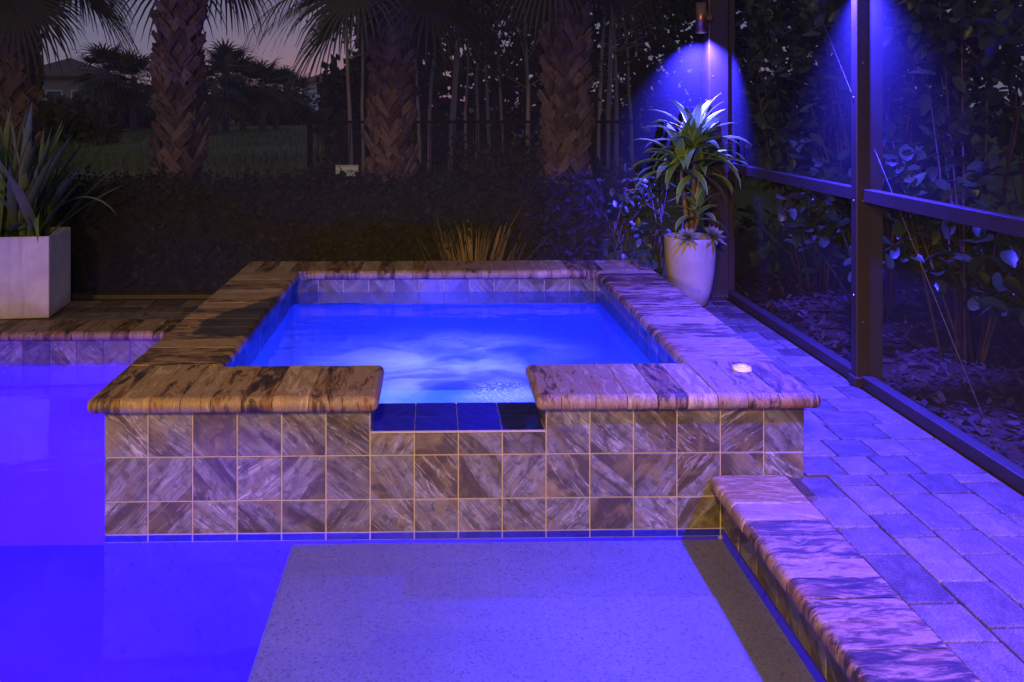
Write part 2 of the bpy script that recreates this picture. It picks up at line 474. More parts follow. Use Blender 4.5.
M = dict(
    coping=mat_coping('banded_sandstone'), coping_wet=mat_coping('banded_sandstone_wet', True),
    tile=mat_tile('veined_stone_tile'), tile_blue=mat_tile('dark_blue_tile', True), strip=plain('pool_glow_blue', (0.05, 0.03, 0.60), 0.3, 0.2, 30, 0.0),  # last one: blue glow of the pool lamps put into the wall colour
    grout_brown=plain('brown_grout', (0.24, 0.17, 0.10), 0.85, 0.2, 60, 0.2),
    grout=plain('grout', (0.40, 0.345, 0.26), 0.8, 0.2, 60, 0.2), paver=mat_paver('tumbled_paver'),
    sand=plain('joint_sand', (0.09, 0.065, 0.045), 0.95, 0.3, 60, 0.3),
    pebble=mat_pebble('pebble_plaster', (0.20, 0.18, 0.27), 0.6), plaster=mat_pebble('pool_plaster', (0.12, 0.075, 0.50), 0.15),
    spa_plaster=mat_pebble('spa_plaster', (0.55, 0.58, 0.62), 0.2),
    pool_water=mat_water('pool_water', (0.80, 0.84, 1.0), False, 0.22), spa_water=mat_water('spa_water', (0.035, 0.15, 1.0), True, 0.3),
    alu=plain('bronze_aluminium', (0.052, 0.040, 0.037), 0.42, 0.12, 12, 0.03, 0.5, 0.35), screw=plain('steel_screw', (0.5, 0.48, 0.46), 0.35, 0.1, 30, 0, 0.5, 0.9),
    screen=mat_screen('screen_mesh', 0.10, (0.20, 0.20, 0.21)), copper=plain('copper_bronze', (0.34, 0.17, 0.09), 0.35, 0.2, 12, 0.03, 0.5, 0.85),
    lens=mat_glow('lamp_lens', (0.25, 0.3, 1.0), 12.0),
    whitewash=mat_cast('whitewashed_concrete', (0.64, 0.60, 0.56)),
    concrete=mat_cast('cast_concrete', (0.44, 0.37, 0.32)), soil=plain('potting_soil', (0.035, 0.024, 0.016), 0.95, 0.4, 40, 0.6),
    dracaena=mat_leaf('striped_leaf', (0.11, 0.24, 0.05), (0.23, 0.44, 0.09), 0.5, 0.25, (0.45, 0.52, 0.15), 0.2),
    cane=mat_bark('cane_bark', (0.13, 0.09, 0.06), (0.30, 0.22, 0.15), (30, 30, 30)),
    succ=mat_leaf('succulent_leaf', (0.16, 0.19, 0.12), (0.26, 0.27, 0.18), 0.55, 0.1),
    sword=mat_leaf('sword_leaf', (0.10, 0.16, 0.05), (0.22, 0.28, 0.11), 0.34, 0.15),
    dry=mat_leaf('dry_grass_blade', (0.20, 0.14, 0.06), (0.48, 0.33, 0.16), 0.7, 0.3),
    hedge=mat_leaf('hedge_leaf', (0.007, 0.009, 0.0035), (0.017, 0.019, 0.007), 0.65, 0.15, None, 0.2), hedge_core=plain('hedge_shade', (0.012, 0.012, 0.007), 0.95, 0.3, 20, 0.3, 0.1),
    clusia=mat_leaf('leathery_leaf', (0.024, 0.046, 0.014), (0.06, 0.088, 0.028), 0.36, 0.12),
    twig=mat_bark('twig_bark', (0.05, 0.034, 0.026), (0.13, 0.09, 0.06), (30, 30, 6)),
    palm=mat_leaf('palm_leaflet', (0.05, 0.06, 0.026), (0.11, 0.115, 0.05), 0.55, 0.2), palm_dead=mat_leaf('dead_palm_leaflet', (0.10, 0.07, 0.04), (0.17, 0.12, 0.07), 0.8, 0.2),
    boot=mat_bark('palm_boot', (0.055, 0.036, 0.036), (0.20, 0.135, 0.135), (9, 9, 9)), trunk_dark=mat_bark('palm_core', (0.035, 0.024, 0.02), (0.12, 0.08, 0.06)),
    bark=mat_bark('pale_bark', (0.22, 0.165, 0.135), (0.48, 0.38, 0.31), (10, 10, 1.5)), foliage=mat_leaf('tree_leaf', (0.030, 0.036, 0.014), (0.07, 0.07, 0.03), 0.6, 0.2, None, 0.2),
    ground=mat_ground('rough_lawn'), mulch=plain('mulch', (0.04, 0.024, 0.009), 0.95, 0.5, 25, 0.8, 0.1),
    litter=mat_leaf('leaf_litter', (0.020, 0.011, 0.0035), (0.075, 0.046, 0.014), 0.8, 0.15), yellow=mat_leaf('yellow_leaf', (0.35, 0.22, 0.05), (0.42, 0.28, 0.07), 0.6, 0.15),
    grass=mat_leaf('lawn_blade', (0.10, 0.14, 0.035), (0.24, 0.24, 0.10), 0.7, 0.25, None, 0.2), black=plain('black_aluminium', (0.008, 0.008, 0.009), 0.7, 0.1, 20, 0.0, 0.1),
    stucco=plain('pale_stucco', (0.82, 0.76, 0.70), 0.9, 0.08, 6, 0.2), stucco_tan=plain('tan_stucco', (0.34, 0.28, 0.22), 0.9, 0.08, 6, 0.2),
    roof=plain('terracotta_roof', (0.30, 0.13, 0.085), 0.8, 0.25, 10, 0.4), roof_brown=plain('brown_roof', (0.13, 0.08, 0.065), 0.8, 0.25, 10, 0.4),
    glass=plain('window_glass', (0.10, 0.11, 0.14), 0.15, 0.1, 3, 0.0), trim=plain('white_trim', (0.7, 0.68, 0.65), 0.6, 0.05, 10, 0.0),
    sign=plain('sign_face', (0.30, 0.52, 0.85), 0.5, 0.05, 8, 0.0), white=plain('white_plastic', (0.72, 0.70, 0.68), 0.35, 0.05, 10, 0.0), cable=plain('steel_cable', (0.16, 0.16, 0.17), 0.5, 0.05, 10, 0.0, 0.5, 0.8),
)

# ------------------------------------------------------------------ world and lamps
w = bpy.data.worlds.new('World'); scene.world = w; w.use_nodes = True
wn = w.node_tree; wn.nodes.clear()
sky = wn.nodes.new('ShaderNodeTexSky'); sky.sky_type = 'NISHITA'; sky.sun_disc = False
sky.sun_elevation = R(0.0); sky.sun_rotation = R(-6); sky.altitude = 10; sky.dust_density = 1.0; sky.ozone_density = 4.0
tint = wn.nodes.new('ShaderNodeMix'); tint.data_type = 'RGBA'; tint.blend_type = 'MULTIPLY'; tint.inputs[0].default_value = 1
tint.inputs[7].default_value = (1.0, 0.78, 0.86, 1)
bg = wn.nodes.new('ShaderNodeBackground'); bg.inputs[1].default_value = 0.47
wo = wn.nodes.new('ShaderNodeOutputWorld')
dusk = wn.nodes.new('ShaderNodeMix'); dusk.data_type = 'RGBA'; dusk.inputs[0].default_value = 0.86
dusk.inputs[7].default_value = (0.28, 0.30, 0.52, 1)          # even lavender of the afterglow
wn.links.new(sky.outputs[0], tint.inputs[6]); wn.links.new(tint.outputs[2], dusk.inputs[6]); wn.links.new(dusk.outputs[2], bg.inputs[0]); wn.links.new(bg.outputs[0], wo.inputs[0])


def lamp(name, kind, loc, color, power, target=None, **kw):
    d = bpy.data.lights.new(name, kind); d.color = color; d.energy = power
    for a, b in kw.items(): setattr(d, a, b)
    o = bpy.data.objects.new(name, d); COL.objects.link(o); o.location = loc
    if target is not None:
        o.rotation_euler = (Vector(target) - Vector(loc)).to_track_quat('-Z', 'Y').to_euler()
    return o


# porch light of the house behind the camera
lamp('porch_lamp', 'AREA', (-4.4, -7.0, 3.1), (1.0, 0.58, 0.16), 470, (0.0, 4.5, 0.2), shape='RECTANGLE', size=0.9, size_y=0.5)
lamp('porch_lamp', 'SPOT', (-0.3, -1.3, 2.75), (1.0, 0.60, 0.15), 1000, (0.1, 2.75, 0.0), spot_size=R(62), spot_blend=1.0, shadow_soft_size=0.12)
# underwater lamps of the pool, and fill lamps added among them
POOLC = (0.10, 0.0, 1.0)
lamp('pool_and_fill_lamp', 'POINT', (-3.4, 3.3, -0.50), POOLC, 40, shadow_soft_size=0.12)  # added fill, spills violet onto the planter
lamp('pool_and_fill_lamp', 'SPOT', (-4.4, 1.7, -0.30), POOLC, 1300, (-3.7, 2.4, -1.25), spot_size=R(108), spot_blend=0.8, shadow_soft_size=0.12)
lamp('pool_and_fill_lamp', 'SPOT', (-2.6, 1.0, -0.25), POOLC, 2600, (-1.9, 3.3, -1.25), spot_size=R(66), spot_blend=0.8, shadow_soft_size=0.1)
lamp('pool_and_fill_lamp', 'SPOT', (-0.95, 1.02, -0.24), (0.06, 0.0, 1.0), 620, (-0.85, 2.5, -1.0), spot_size=R(84), spot_blend=0.55, shadow_soft_size=0.06)  # added fill, brightens the underwater wall in front of the spa
lamp('pool_and_fill_lamp', 'SPOT', (-0.62, 1.15, -0.205), POOLC, 85, (1.0, 2.25, -0.225), spot_size=R(75), spot_blend=0.5, shadow_soft_size=0.012)  # added fill at shelf level, brightens the blue strip on the right wall
# underwater lamp of the spa
SPAC = (0.10, 0.13, 1.0)
lamp('spa_lamp', 'POINT', (0.10, 3.50, -0.28), SPAC, 125, shadow_soft_size=0.10)
lamp('spa_lamp', 'SPOT', (0.10, 3.26, -0.10), SPAC, 520, (0.10, 3.95, -0.95), spot_size=R(112), spot_blend=0.5, shadow_soft_size=0.08)
lamp('spa_lamp', 'SPOT', (-0.78, 4.35, -0.10), SPAC, 420, (-0.1, 4.3, -0.95), spot_size=R(112), spot_blend=0.5, shadow_soft_size=0.08)

# ------------------------------------------------------------------ slabs and tiles
def slab(mb, x0, x1, y0, y1, z0, z1, nose=(), along='x', rng=random, gap=0.0011, edge=0.0012, mi=0):
    x0 += gap; x1 -= gap; y0 += gap; y1 -= gap
    bm = bmesh.new()
    r = bmesh.ops.create_cube(bm, size=1.0)
    dz = rng.uniform(-0.0012, 0.0012)
    for v in bm.verts:
        v.co = Vector((x0 if v.co.x < 0 else x1, y0 if v.co.y < 0 else y1, z0 if v.co.z < 0 else z1 + dz))
    th = z1 - z0

    def on(v, s):
        return {'-x': abs(v.co.x - x0), '+x': abs(v.co.x - x1), '-y': abs(v.co.y - y0), '+y': abs(v.co.y - y1)}[s] < 1e-6
    es = []
    for e in bm.edges:
        a, b = e.verts
        horiz = abs(a.co.z - b.co.z) < 1e-6
        ns = [s for s in nose if on(a, s) and on(b, s)]
        if horiz and ns: es.append(e)
        elif not horiz and len(ns) == 2: es.append(e)
    if es:
        bmesh.ops.bevel(bm, geom=es, offset=th * 0.47, segments=5, profile=0.5, affect='EDGES', clamp_overlap=True)
    sharp = [e for e in bm.edges if len(e.link_faces) == 2 and e.calc_face_angle(0) > 1.0 and max(v.co.z for v in e.verts) > z0 + 0.2 * th]
    if sharp:
        bmesh.ops.bevel(bm, geom=sharp, offset=edge, segments=2, profile=0.5, affect='EDGES', clamp_overlap=True)
    ou, ov = rng.uniform(0, 40), rng.uniform(0, 40)
    if along == 'x':
        uvf = lambda c: (c.x - x0 + ou, c.y - y0 + (c.z if '-y' in nose else -c.z) + ov)
    else:
        uvf = lambda c: (c.y - y0 + ou, c.x - x0 + (c.z if '-x' in nose else -c.z) + ov)
    bm.normal_update()
    for f in bm.faces: f.smooth = max(abs(f.normal.x), abs(f.normal.y), abs(f.normal.z)) < .995
    mb.bm(bm, None, mi, rtone(rng), uvf)
    bm.free()


def run(mb, a0, a1, step, rng, fn, jit=0.25):
    """cut the length a0..a1 into pieces of about step"""
    n = max(1, round((a1 - a0) / step))
    cuts = [a0 + (a1 - a0) * i / n + (rng.uniform(-jit, jit) * step if 0 < i < n else 0) for i in range(n + 1)]
    for i in range(n): fn(cuts[i], cuts[i + 1])


def tile_face(mb, o, U, V, N, us, vs, rng, skip=None, mi=0, g=0.0025, th=0.004, diag=True):
    o, U, V, N = Vector(o), Vector(U), Vector(V), Vector(N)
    for i in range(len(us) - 1):
        for j in range(len(vs) - 1):
            u0, u1, v0, v1 = us[i] + g, us[i + 1] - g, vs[j] + g, vs[j + 1] - g
            if u1 - u0 < 0.004 or v1 - v0 < 0.004: continue
            if skip and skip((u0 + u1) / 2, (v0 + v1) / 2): continue
            tl = rtone(rng)
            ang = rng.choice((1, -1)) * R(45) + rng.uniform(-0.2, 0.2) if diag else 0
            ca, sa = math.cos(ang), math.sin(ang)
            ou, ov = rng.uniform(0, 60), rng.uniform(0, 60)
            b = 0.0014
            dn = rng.uniform(-0.0004, 0.0004)
            def P(u, v, n): return o + U * u + V * v + N * n
            def Q(u, v): return ((u - u0) * ca - (v - v0) * sa + ou, (u - u0) * sa + (v - v0) * ca + ov)
            cin = [(u0 + b, v0 + b), (u1 - b, v0 + b), (u1 - b, v1 - b), (u0 + b, v1 - b)]
            cou = [(u0, v0), (u1, v0), (u1, v1), (u0, v1)]
            top = [mb.vert(P(u, v, th + dn)) for u, v in cin]
            mid = [mb.vert(P(u, v, th - b)) for u, v in cou]
            bot = [mb.vert(P(u, v, 0.0)) for u, v in cou]
            mb.face(top, [Q(*c) for c in cin], tl, mi)
            for k in range(4):
                k2 = (k + 1) % 4
                mb.face((mid[k], mid[k2], top[k2], top[k]), [Q(*cou[k]), Q(*cou[k2]), Q(*cin[k2]), Q(*cin[k])], tl, mi)
                mb.face((bot[k], bot[k2], mid[k2], mid[k]), [Q(*cou[k]), Q(*cou[k2]), Q(*cou[k2]), Q(*cou[k])], tl, mi)


# ------------------------------------------------------------------ ground, deck, pool
SX0, SX1, SY0, SY1 = -1.143, 1.307, 2.90, 5.35     # outer faces of the spa
WZ = -0.186                                         # pool water
CX = 2.00                                           # line of the screen wall on the right
BY = 5.62                                           # line of the screen wall at the back

mb = MB()
gz = -0.07
hx0, hx1, hy0, hy1 = -8.6, 2.06, -4.0, 5.70
for (x0, x1, y0, y1) in ((-600, hx0, -300, 900), (hx1, 600, -300, 900), (hx0, hx1, hy1, 900), (hx0, hx1, -300, hy0)):
    mb.quad((x0, y0, gz), (x1, y0, gz), (x1, y1, gz), (x0, y1, gz))
tag(mb.build('ground', M['ground']), 'dark rough grass ground running back to the houses', 'ground', None, 'structure')

mb = MB()
mb.quad((2.062, -1.5, gz + .006), (6.5, -1.5, gz + .006), (6.5, 9, gz + .006), (2.062, 9, gz + .006))
tag(mb.build('mulch_bed', M['mulch']), 'dark mulch bed outside the screen wall on the right', 'mulch bed', None, 'structure')

rng = random.Random(5)
mb = MB()
# sand bed (material 1) in butted boxes, pavers (material 0) on it
for b in ((1.03, 2.06, -4, 2.895), (1.302, 2.06, 2.895, 5.345), (-1.138, 2.06, 5.345, 5.70), (-8.6, -1.138, 4.87, 5.70), (-8.6, 1.03, -4, 0.87)):
    mb.box(b[0], b[1], b[2], b[3], -0.30, -0.010, mi=1)
def paver_cols(x0, x1, y0, y1, wd):
    def col(a, b):
        y = y0 - rng.uniform(0, 0.25)
        while y < y1:
            L = rng.choice((0.14, 0.155, 0.20, 0.235))
            ya, yb = max(y, y0), min(y + L, y1)
            if yb - ya > 0.03: slab(mb, a, b, ya, yb, -0.05, 0, (), 'y', rng, 0.0018, 0.006)
            y += L
    run(mb, x0, x1, wd, rng, col, 0.0)
def paver_rows(x0, x1, y0, y1, wd):
    def row(a, b):
        x = x0 - rng.uniform(0, 0.25)
        while x < x1:
            L = rng.choice((0.14, 0.155, 0.20, 0.235))
            xa, xb = max(x, x0), min(x + L, x1)
            if xb - xa > 0.03: slab(mb, xa, xb, a, b, -0.05, 0, (), 'x', rng, 0.0018, 0.006)
            x += L
    run(mb, y0, y1, wd, rng, row, 0.0)
paver_cols(1.235, 1.965, 0.6, 2.90, 0.155)
paver_rows(1.312, 1.965, 2.90, 5.34, 0.155)
paver_rows(-1.14, 1.965, 5.36, 5.60, 0.155)
paver_rows(-5.2, -1.15, 5.09, 5.60, 0.17)
tag(mb.build('paved_deck', [M['paver'], M['sand']]), 'tumbled stone paver deck round the pool and raised spa', 'deck', None, 'structure')

# coping of the pool edge
mb = MB()
mb.box(0.983, 1.234, 0.61, 2.89, -0.051, -0.001, mi=1)
run(mb, 0.6, 2.897, 0.105, rng, lambda a, b: slab(mb, 0.965, 1.235, a, b, -0.055, 0.002, ('-x',), 'y', rng, 0.0016, 0.002))
tag(mb.build('pool_edge_coping', [M['coping'], M['grout_brown']]), 'bullnose stone coping along the pool edge on the right', 'coping', None, 'structure')
mb = MB()
run(mb, -5.2, -1.15, 0.12, rng, lambda a, b: slab(mb, a, b, 4.805, 5.09, -0.052, 0.002, ('-y',), 'x', rng))
tag(mb.build('pool_edge_coping', M['coping']), 'bullnose stone coping along the pool edge behind, under the square planter', 'coping', None, 'structure')

# pool shell
mb = MB()
PX0, PY0 = -8.0, 0.88
SHZ, STZ, DPZ = -0.226, -0.42, -1.25
def rounded(mb, poly, z0, z1, mi, r=0.018):
    """prism with a softened top rim"""
    n = len(poly)
    c = Vector((sum(p[0] for p in poly) / n, sum(p[1] for p in poly) / n, 0))
    rings = []
    for (ins, z) in ((0, z0), (0, z1 - r), (r * .3, z1 - r * .3), (r, z1)):
        ring = []
        for p in poly:
            v = Vector((p[0], p[1], 0)); d = (c - v)
            v = v + Vector((ins if d.x > 0 else -ins, ins if d.y > 0 else -ins, 0))
            ring.append(mb.vert((v.x, v.y, z)))
        rings.append(ring)
    for i in range(3):
        for k in range(n):
            k2 = (k + 1) % n
            mb.face((rings[i][k], rings[i][k2], rings[i + 1][k2], rings[i + 1][k]), None, (.5, .5, .5), mi)
    mb.face(rings[3], None, (.5, .5, .5), mi)
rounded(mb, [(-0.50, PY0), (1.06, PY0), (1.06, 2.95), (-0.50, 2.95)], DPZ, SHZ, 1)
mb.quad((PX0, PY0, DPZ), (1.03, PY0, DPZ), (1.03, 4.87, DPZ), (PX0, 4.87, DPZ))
mb.quad((PX0, 4.868, DPZ), (-1.0, 4.868, DPZ), (-1.0, 4.868, -0.06), (PX0, 4.868, -0.06))
mb.quad((PX0, PY0, DPZ), (PX0, 4.868, DPZ), (PX0, 4.868, -0.06), (PX0, PY0, -0.06))
mb.quad((PX0, PY0 + .001, -0.06), (1.03, PY0 + .001, -0.06), (1.03, PY0 + .001, DPZ), (PX0, PY0 + .001, DPZ))
mb.quad((1.018, PY0, DPZ), (1.018, 2.9, DPZ), (1.018, 2.9, -0.06), (1.018, PY0, -0.06), mi=3)
mb.box(1.0125, 1.0178, PY0, 2.895, -0.40, -0.190, mi=4)  # underwater strip of the wall, pool light painted on as blue
# tile band at the waterline
tile_face(mb, (1.018, 0, 0), (0, 1, 0), (0, 0, 1), (-1, 0, 0), [2.895 - .154 * k for k in range(14, -1, -1)], [-0.187, -0.057], rng, mi=2)
tile_face(mb, (0, 4.868, 0), (1, 0, 0), (0, 0, 1), (0, -1, 0), [-1.15 - .154 * k for k in range(30, -1, -1)], [-0.212, -0.054], rng, mi=2)
tag(mb.build('pool_basin', [M['plaster'], M['pebble'], M['tile'], M['grout'], M['strip']]), 'plastered pool shell with pebble sun shelf and tiled waterline', 'pool', None, 'structure')

mb = MB()
i = [mb.vert(p) for p in ((PX0, PY0, WZ), (1.02, PY0, WZ), (1.02, 2.9, WZ), (-1.143, 2.9, WZ), (-1.143, 4.868, WZ), (PX0, 4.868, WZ))]
mb.face((i[0], i[1], i[2], i[3])); mb.face((i[0], i[3], i[4], i[5]))
tag(mb.build('pool_water', M['pool_water']), 'still pool water lit violet blue from below', 'water', None, 'structure')

# ------------------------------------------------------------------ raised spa
rng = random.Random(11)
CT, CB = 0.298, 0.243                      # top and underside of the spa coping
OX0, OX1, OY0, OY1 = -1.193, 1.355, 2.853, 5.40
IX0, IX1, IY0, IY1 = -0.812, 0.978, 3.235, 5.045
NX0, NX1 = -0.190, 0.352                   # gap in the coping above the spillway
spa = empty('raised_spa', ((SX0 + SX1) / 2, SY0, WZ), 0, 'raised square spa tiled in veined stone, full of glowing blue water', 'spa')
spa.location = (0, 0, 0)
gx = [SX0] + [-0.993 + .154 * k for k in range(15)] + [SX1]
gzr = [-0.188, -0.074, 0.080, 0.242]
gy = [SY0] + [SY0 + .15 + .154 * k for k in range(15)] + [SY1]
WX0, WX1, WTOP = -0.223, 0.393, 0.162
T = 0.005
iz = IX0 - 0.05, IX1 + 0.05, IY0 - 0.05, IY1 + 0.05      # inner faces
# front wall, split round the spillway
mb = MB()
mb.box(SX0 + T, WX0 + .0, SY0 + T, iz[2], -1.25, CB, mi=1)
mb.box(WX1, SX1 - T, SY0 + T, iz[2], -1.25, CB - .001, mi=1)
mb.box(WX0, WX1, SY0 + T, iz[2], -1.25, WTOP - T, mi=1)
tile_face(mb, (0, SY0 + T, 0), (1, 0, 0), (0, 0, 1), (0, -1, 0), gx, gzr, rng, lambda u, v: WX0 < u < WX1 and v > 0.08)
tile_face(mb, (0, SY0 + T, 0), (1, 0, 0), (0, 0, 1), (0, -1, 0), [x for x in gx if WX0 - .01 < x < WX1 + .01], [0.080, WTOP - .004], rng)
tile_face(mb, (WX0, 0, 0), (0, 1, 0), (0, 0, 1), (1, 0, 0), [SY0 + T, 3.04, iz[2]], [WTOP, CB], rng, th=.003)
tile_face(mb, (WX1, 0, 0), (0, 1, 0), (0, 0, 1), (-1, 0, 0), [SY0 + T, 3.04, iz[2]], [WTOP, CB], rng, th=.003)
tile_face(mb, (0, SY0 + T, 0), (1, 0, 0), (0, 0, 1), (0, -1, 0), gx, [-.215, -.1885], rng, mi=2)
mb.box(SX0, 1.0, SY0 - .0006, SY0 + .0049, -1.249, -.2155, mi=3)  # spa wall below the water, coloured as if lit blue
mb.build('tiled_wall', [M['tile'], M['grout'], M['tile_blue'], M['strip']], spa)
mb = MB()
mb.box(SX0 + T, iz[0], iz[2], SY1 - T, -1.25, CB, mi=1)
tile_face(mb, (SX0 + T, 0, 0), (0, 1, 0), (0, 0, 1), (-1, 0, 0), gy, gzr, rng)
tile_face(mb, (iz[0], 0, 0), (0, 1, 0), (0, 0, 1), (1, 0, 0), [iz[2] + .154 * k for k in range(13)] + [iz[3]], [0.088, CB], rng)
mb.build('tiled_wall', [M['tile'], M['grout']], spa)
mb = MB()
mb.box(iz[1], SX1 - T, iz[2], SY1 - T, -1.25, CB, mi=1)
tile_face(mb, (SX1 - T, 0, 0), (0, 1, 0), (0, 0, 1), (1, 0, 0), gy, [0.0, 0.080, 0.242], rng)
tile_face(mb, (iz[1], 0, 0), (0, 1, 0), (0, 0, 1), (-1, 0, 0), [iz[2] + .154 * k for k in range(13)] + [iz[3]], [0.088, CB], rng)
mb.build('tiled_wall', [M['tile'], M['grout']], spa)
mb = MB()
mb.box(iz[0], iz[1], iz[3], SY1 - T, -1.25, CB, mi=1)
tile_face(mb, (0, SY1 - T, 0), (1, 0, 0), (0, 0, 1), (0, 1, 0), gx, [0.0, 0.080, 0.242], rng)
tile_face(mb, (0, iz[3], 0), (1, 0, 0), (0, 0, 1), (0, -1, 0), [iz[0] + .154 * k for k in range(13)] + [iz[1]], [0.088, CB], rng)
mb.build('tiled_wall', [M['tile'], M['grout']], spa)
# spillway shelf in dark blue tile
mb = MB()
tile_face(mb, (0, 0, WTOP - T), (1, 0, 0), (0, 1, 0), (0, 0, 1), [WX0 + .004] + [-0.223 + .154 * k for k in range(1, 4)] + [WX1 - .004], [SY0 + .004, 3.045, iz[2]], rng, g=.0009, th=.005)
mb.box(WX0 + .002, WX1 - .002, SY0 - .001, SY0 + .006, WTOP - .003, WTOP + .002, mi=1)
sp = mb.build('spillway', [M['tile_blue'], M['grout']], spa); sp['label'] = 'dark blue tiled spillway shelf'
# plaster basin with bench
mb = MB()
e = 0.003
bx0, bx1, by0, by1 = iz[0] + e, iz[1] - e, iz[2] + e, iz[3] - e
FZ, BZ, BD = -0.72, -0.30, 0.42
for (a, b, c, d) in (((bx0, by0), (bx1, by0), FZ, .086), ((bx1, by0), (bx1, by1), FZ, .086), ((bx1, by1), (bx0, by1), FZ, .086), ((bx0, by1), (bx0, by0), FZ, .086)):
    mb.quad((a[0], a[1], c), (b[0], b[1], c), (b[0], b[1], d), (a[0], a[1], d))
mb.quad((bx0, by0, FZ), (bx1, by0, FZ), (bx1, by1, FZ), (bx0, by1, FZ))
mb.box(bx0, bx0 + BD, by0 + .5, by1, FZ + .002, BZ)
mb.box(bx1 - BD, bx1, by0 + .5, by1, FZ + .002, BZ)
mb.box(bx0 + BD, bx1 - BD, by1 - BD, by1, FZ + .002, BZ)
mb.build('basin', M['spa_plaster'], spa)
# coping in five runs
def cop(mat, fn):
    mb = MB(); fn(mb); mb.build('coping', [mat, M['grout_brown']], spa)
def fill(mb, x0, x1, y0, y1, z0=CB, z1=CT): mb.box(x0 + .018, x1 - .018, y0 + .018, y1 - .018, z0 + .004, z1 - .0026, mi=1)
def c_fl(mb):
    fill(mb, OX0, NX0, OY0, IY0)
    cuts = [OX0, -1.075, -0.97, -0.868, -0.765, -0.66, -0.555, -0.43, -0.315, NX0]
    for k in range(len(cuts) - 1):
        ns = ['-y', '+y'] if cuts[k] > IX0 - .06 else ['-y']
        if k == 0: ns.append('-x')
        if k == len(cuts) - 2: ns.append('+x')
        slab(mb, cuts[k], cuts[k + 1], OY0, IY0, CB, CT, tuple(ns), 'x', rng)
def c_fr(mb):
    fill(mb, NX1, OX1, OY0, IY0)
    cuts = [NX1, 0.44, 0.56, 0.67, 0.775, 0.88, 0.985, 1.09, 1.20, OX1]
    for k in range(len(cuts) - 1):
        ns = ['-y', '+y'] if cuts[k + 1] < IX1 + .02 else ['-y']
        if k == 0: ns.append('-x')
        if k == len(cuts) - 2: ns.append('+x')
        slab(mb, cuts[k], cuts[k + 1], OY0, IY0, CB, CT, tuple(ns), 'x', rng)
cop(M['coping'], c_fl); cop(M['coping'], c_fr)
cop(M['coping_wet'], lambda mb: fill(mb, OX0, IX0, IY0 - .03, IY1 + .03) or run(mb, IY0, IY1, 0.11, rng, lambda a, b: slab(mb, OX0, IX0, a, b, CB, CT, ('-x', '+x'), 'y', rng)))
cop(M['coping'], lambda mb: fill(mb, IX1, OX1, IY0 - .03, IY1 + .03) or run(mb, IY0, IY1, 0.11, rng, lambda a, b: slab(mb, IX1, OX1, a, b, CB, CT, ('-x', '+x'), 'y', rng)))
def c_b(mb):
    fill(mb, OX0, OX1, IY1, OY1)
    n = 24
    for k in range(n):
        a = OX0 + (OX1 - OX0) * k / n; b = OX0 + (OX1 - OX0) * (k + 1) / n
        ns = ['+y']
        if a > IX0 - .05 and b < IX1 + .05: ns.append('-y')
        if k == 0: ns.append('-x')
        if k == n - 1: ns.append('+x')
        slab(mb, a, b, IY1, OY1, CB, CT, tuple(ns), 'x', rng)
cop(M['coping'], c_b)

mb = MB()
SWZ = 0.160
mb.quad((bx0 - e, by0 - e, SWZ), (bx1 + e, by0 - e, SWZ), (bx1 + e, by1 + e, SWZ), (bx0 - e, by1 + e, SWZ))
tag(mb.build('spa_water', M['spa_water']), 'glowing blue spa water with patches of white froth', 'water', None, 'structure')

# air button on the coping
bt = empty('spa_button', (1.17, 3.13, CT + .001), 0, 'small round white control button on the spa coping', 'button')
mb = MB(); mb.lathe([(0.0001, 0.012), (0.030, 0.012), (0.034, 0.009), (0.036, 0.0)], 28); mb.build('flange', M['white'], bt)
mb = MB(); mb.lathe([(0.0001, 0.019), (0.018, 0.018), (0.021, 0.0125)], 24); mb.build('cap', M['white'], bt)

# ------------------------------------------------------------------ screen enclosure
enc = empty('screen_enclosure', (0, 0, 0), 0, 'dark bronze aluminium pool enclosure with fine insect screens', 'screen enclosure')
def bevbox(x0, x1, y0, y1, z0, z1, r=0.004):
    bm = bmesh.new(); bmesh.ops.create_cube(bm, size=1)
    for v in bm.verts: v.co = Vector((x0 if v.co.x < 0 else x1, y0 if v.co.y < 0 else y1, z0 if v.co.z < 0 else z1))
    bmesh.ops.bevel(bm, geom=list(bm.edges), offset=r, segments=2, profile=.5, affect='EDGES')
    return bm
def screws(mb, pts, N, r=0.006):
    N = Vector(N)
    a = N.orthogonal().normalized(); b = N.cross(a)
    for p in pts:
        p = Vector(p); n = 8
        lo = [mb.vert(p + (a * math.cos(2 * PI * k / n) + b * math.sin(2 * PI * k / n)) * r) for k in range(n)]
        hi = [mb.vert(p + N * .003 + (a * math.cos(2 * PI * k / n) + b * math.sin(2 * PI * k / n)) * r * .7) for k in range(n)]
        for k in range(n): mb.face((lo[k], lo[(k + 1) % n], hi[(k + 1) % n], hi[k]))
        mb.face(hi)
def post(x0, x1, y0, y1, sides):
    mb = MB(); bm = bevbox(x0, x1, y0, y1, 0.0, 2.8); mb.bm(bm); bm.free()
    # screen groove: a thin raised lip along the inner face
    p = mb.build('post', M['alu'], enc)
    mb = MB(); bm = bevbox(x0 - .012, x1 + .004, y0 - .012, y1 + .012, 0.001, 0.045, .003); mb.bm(bm); bm.free()
    fl = mb.build('base_bracket', M['alu'], p)
    for pt, N in [((x0 + .03 + k * .03, y0 - .012, .022), (0, -1, 0)) for k in range(int((x1 - x0) / .03))] + [((x0, (y0 + y1) / 2, z), (-1, 0, 0)) for z in (.42, .86, 1.34)] + [((x0 + .03, y0, z), (0, -1, 0)) for z in (.3, .86, 1.5)]:
        mb = MB(); screws(mb, [pt], N, .005); mb.build('screw', M['screw'], p)
    return p
post(1.955, 2.080, 3.80, 3.852, 0)
post(1.962, 2.087, 1.88, 1.932, 0)
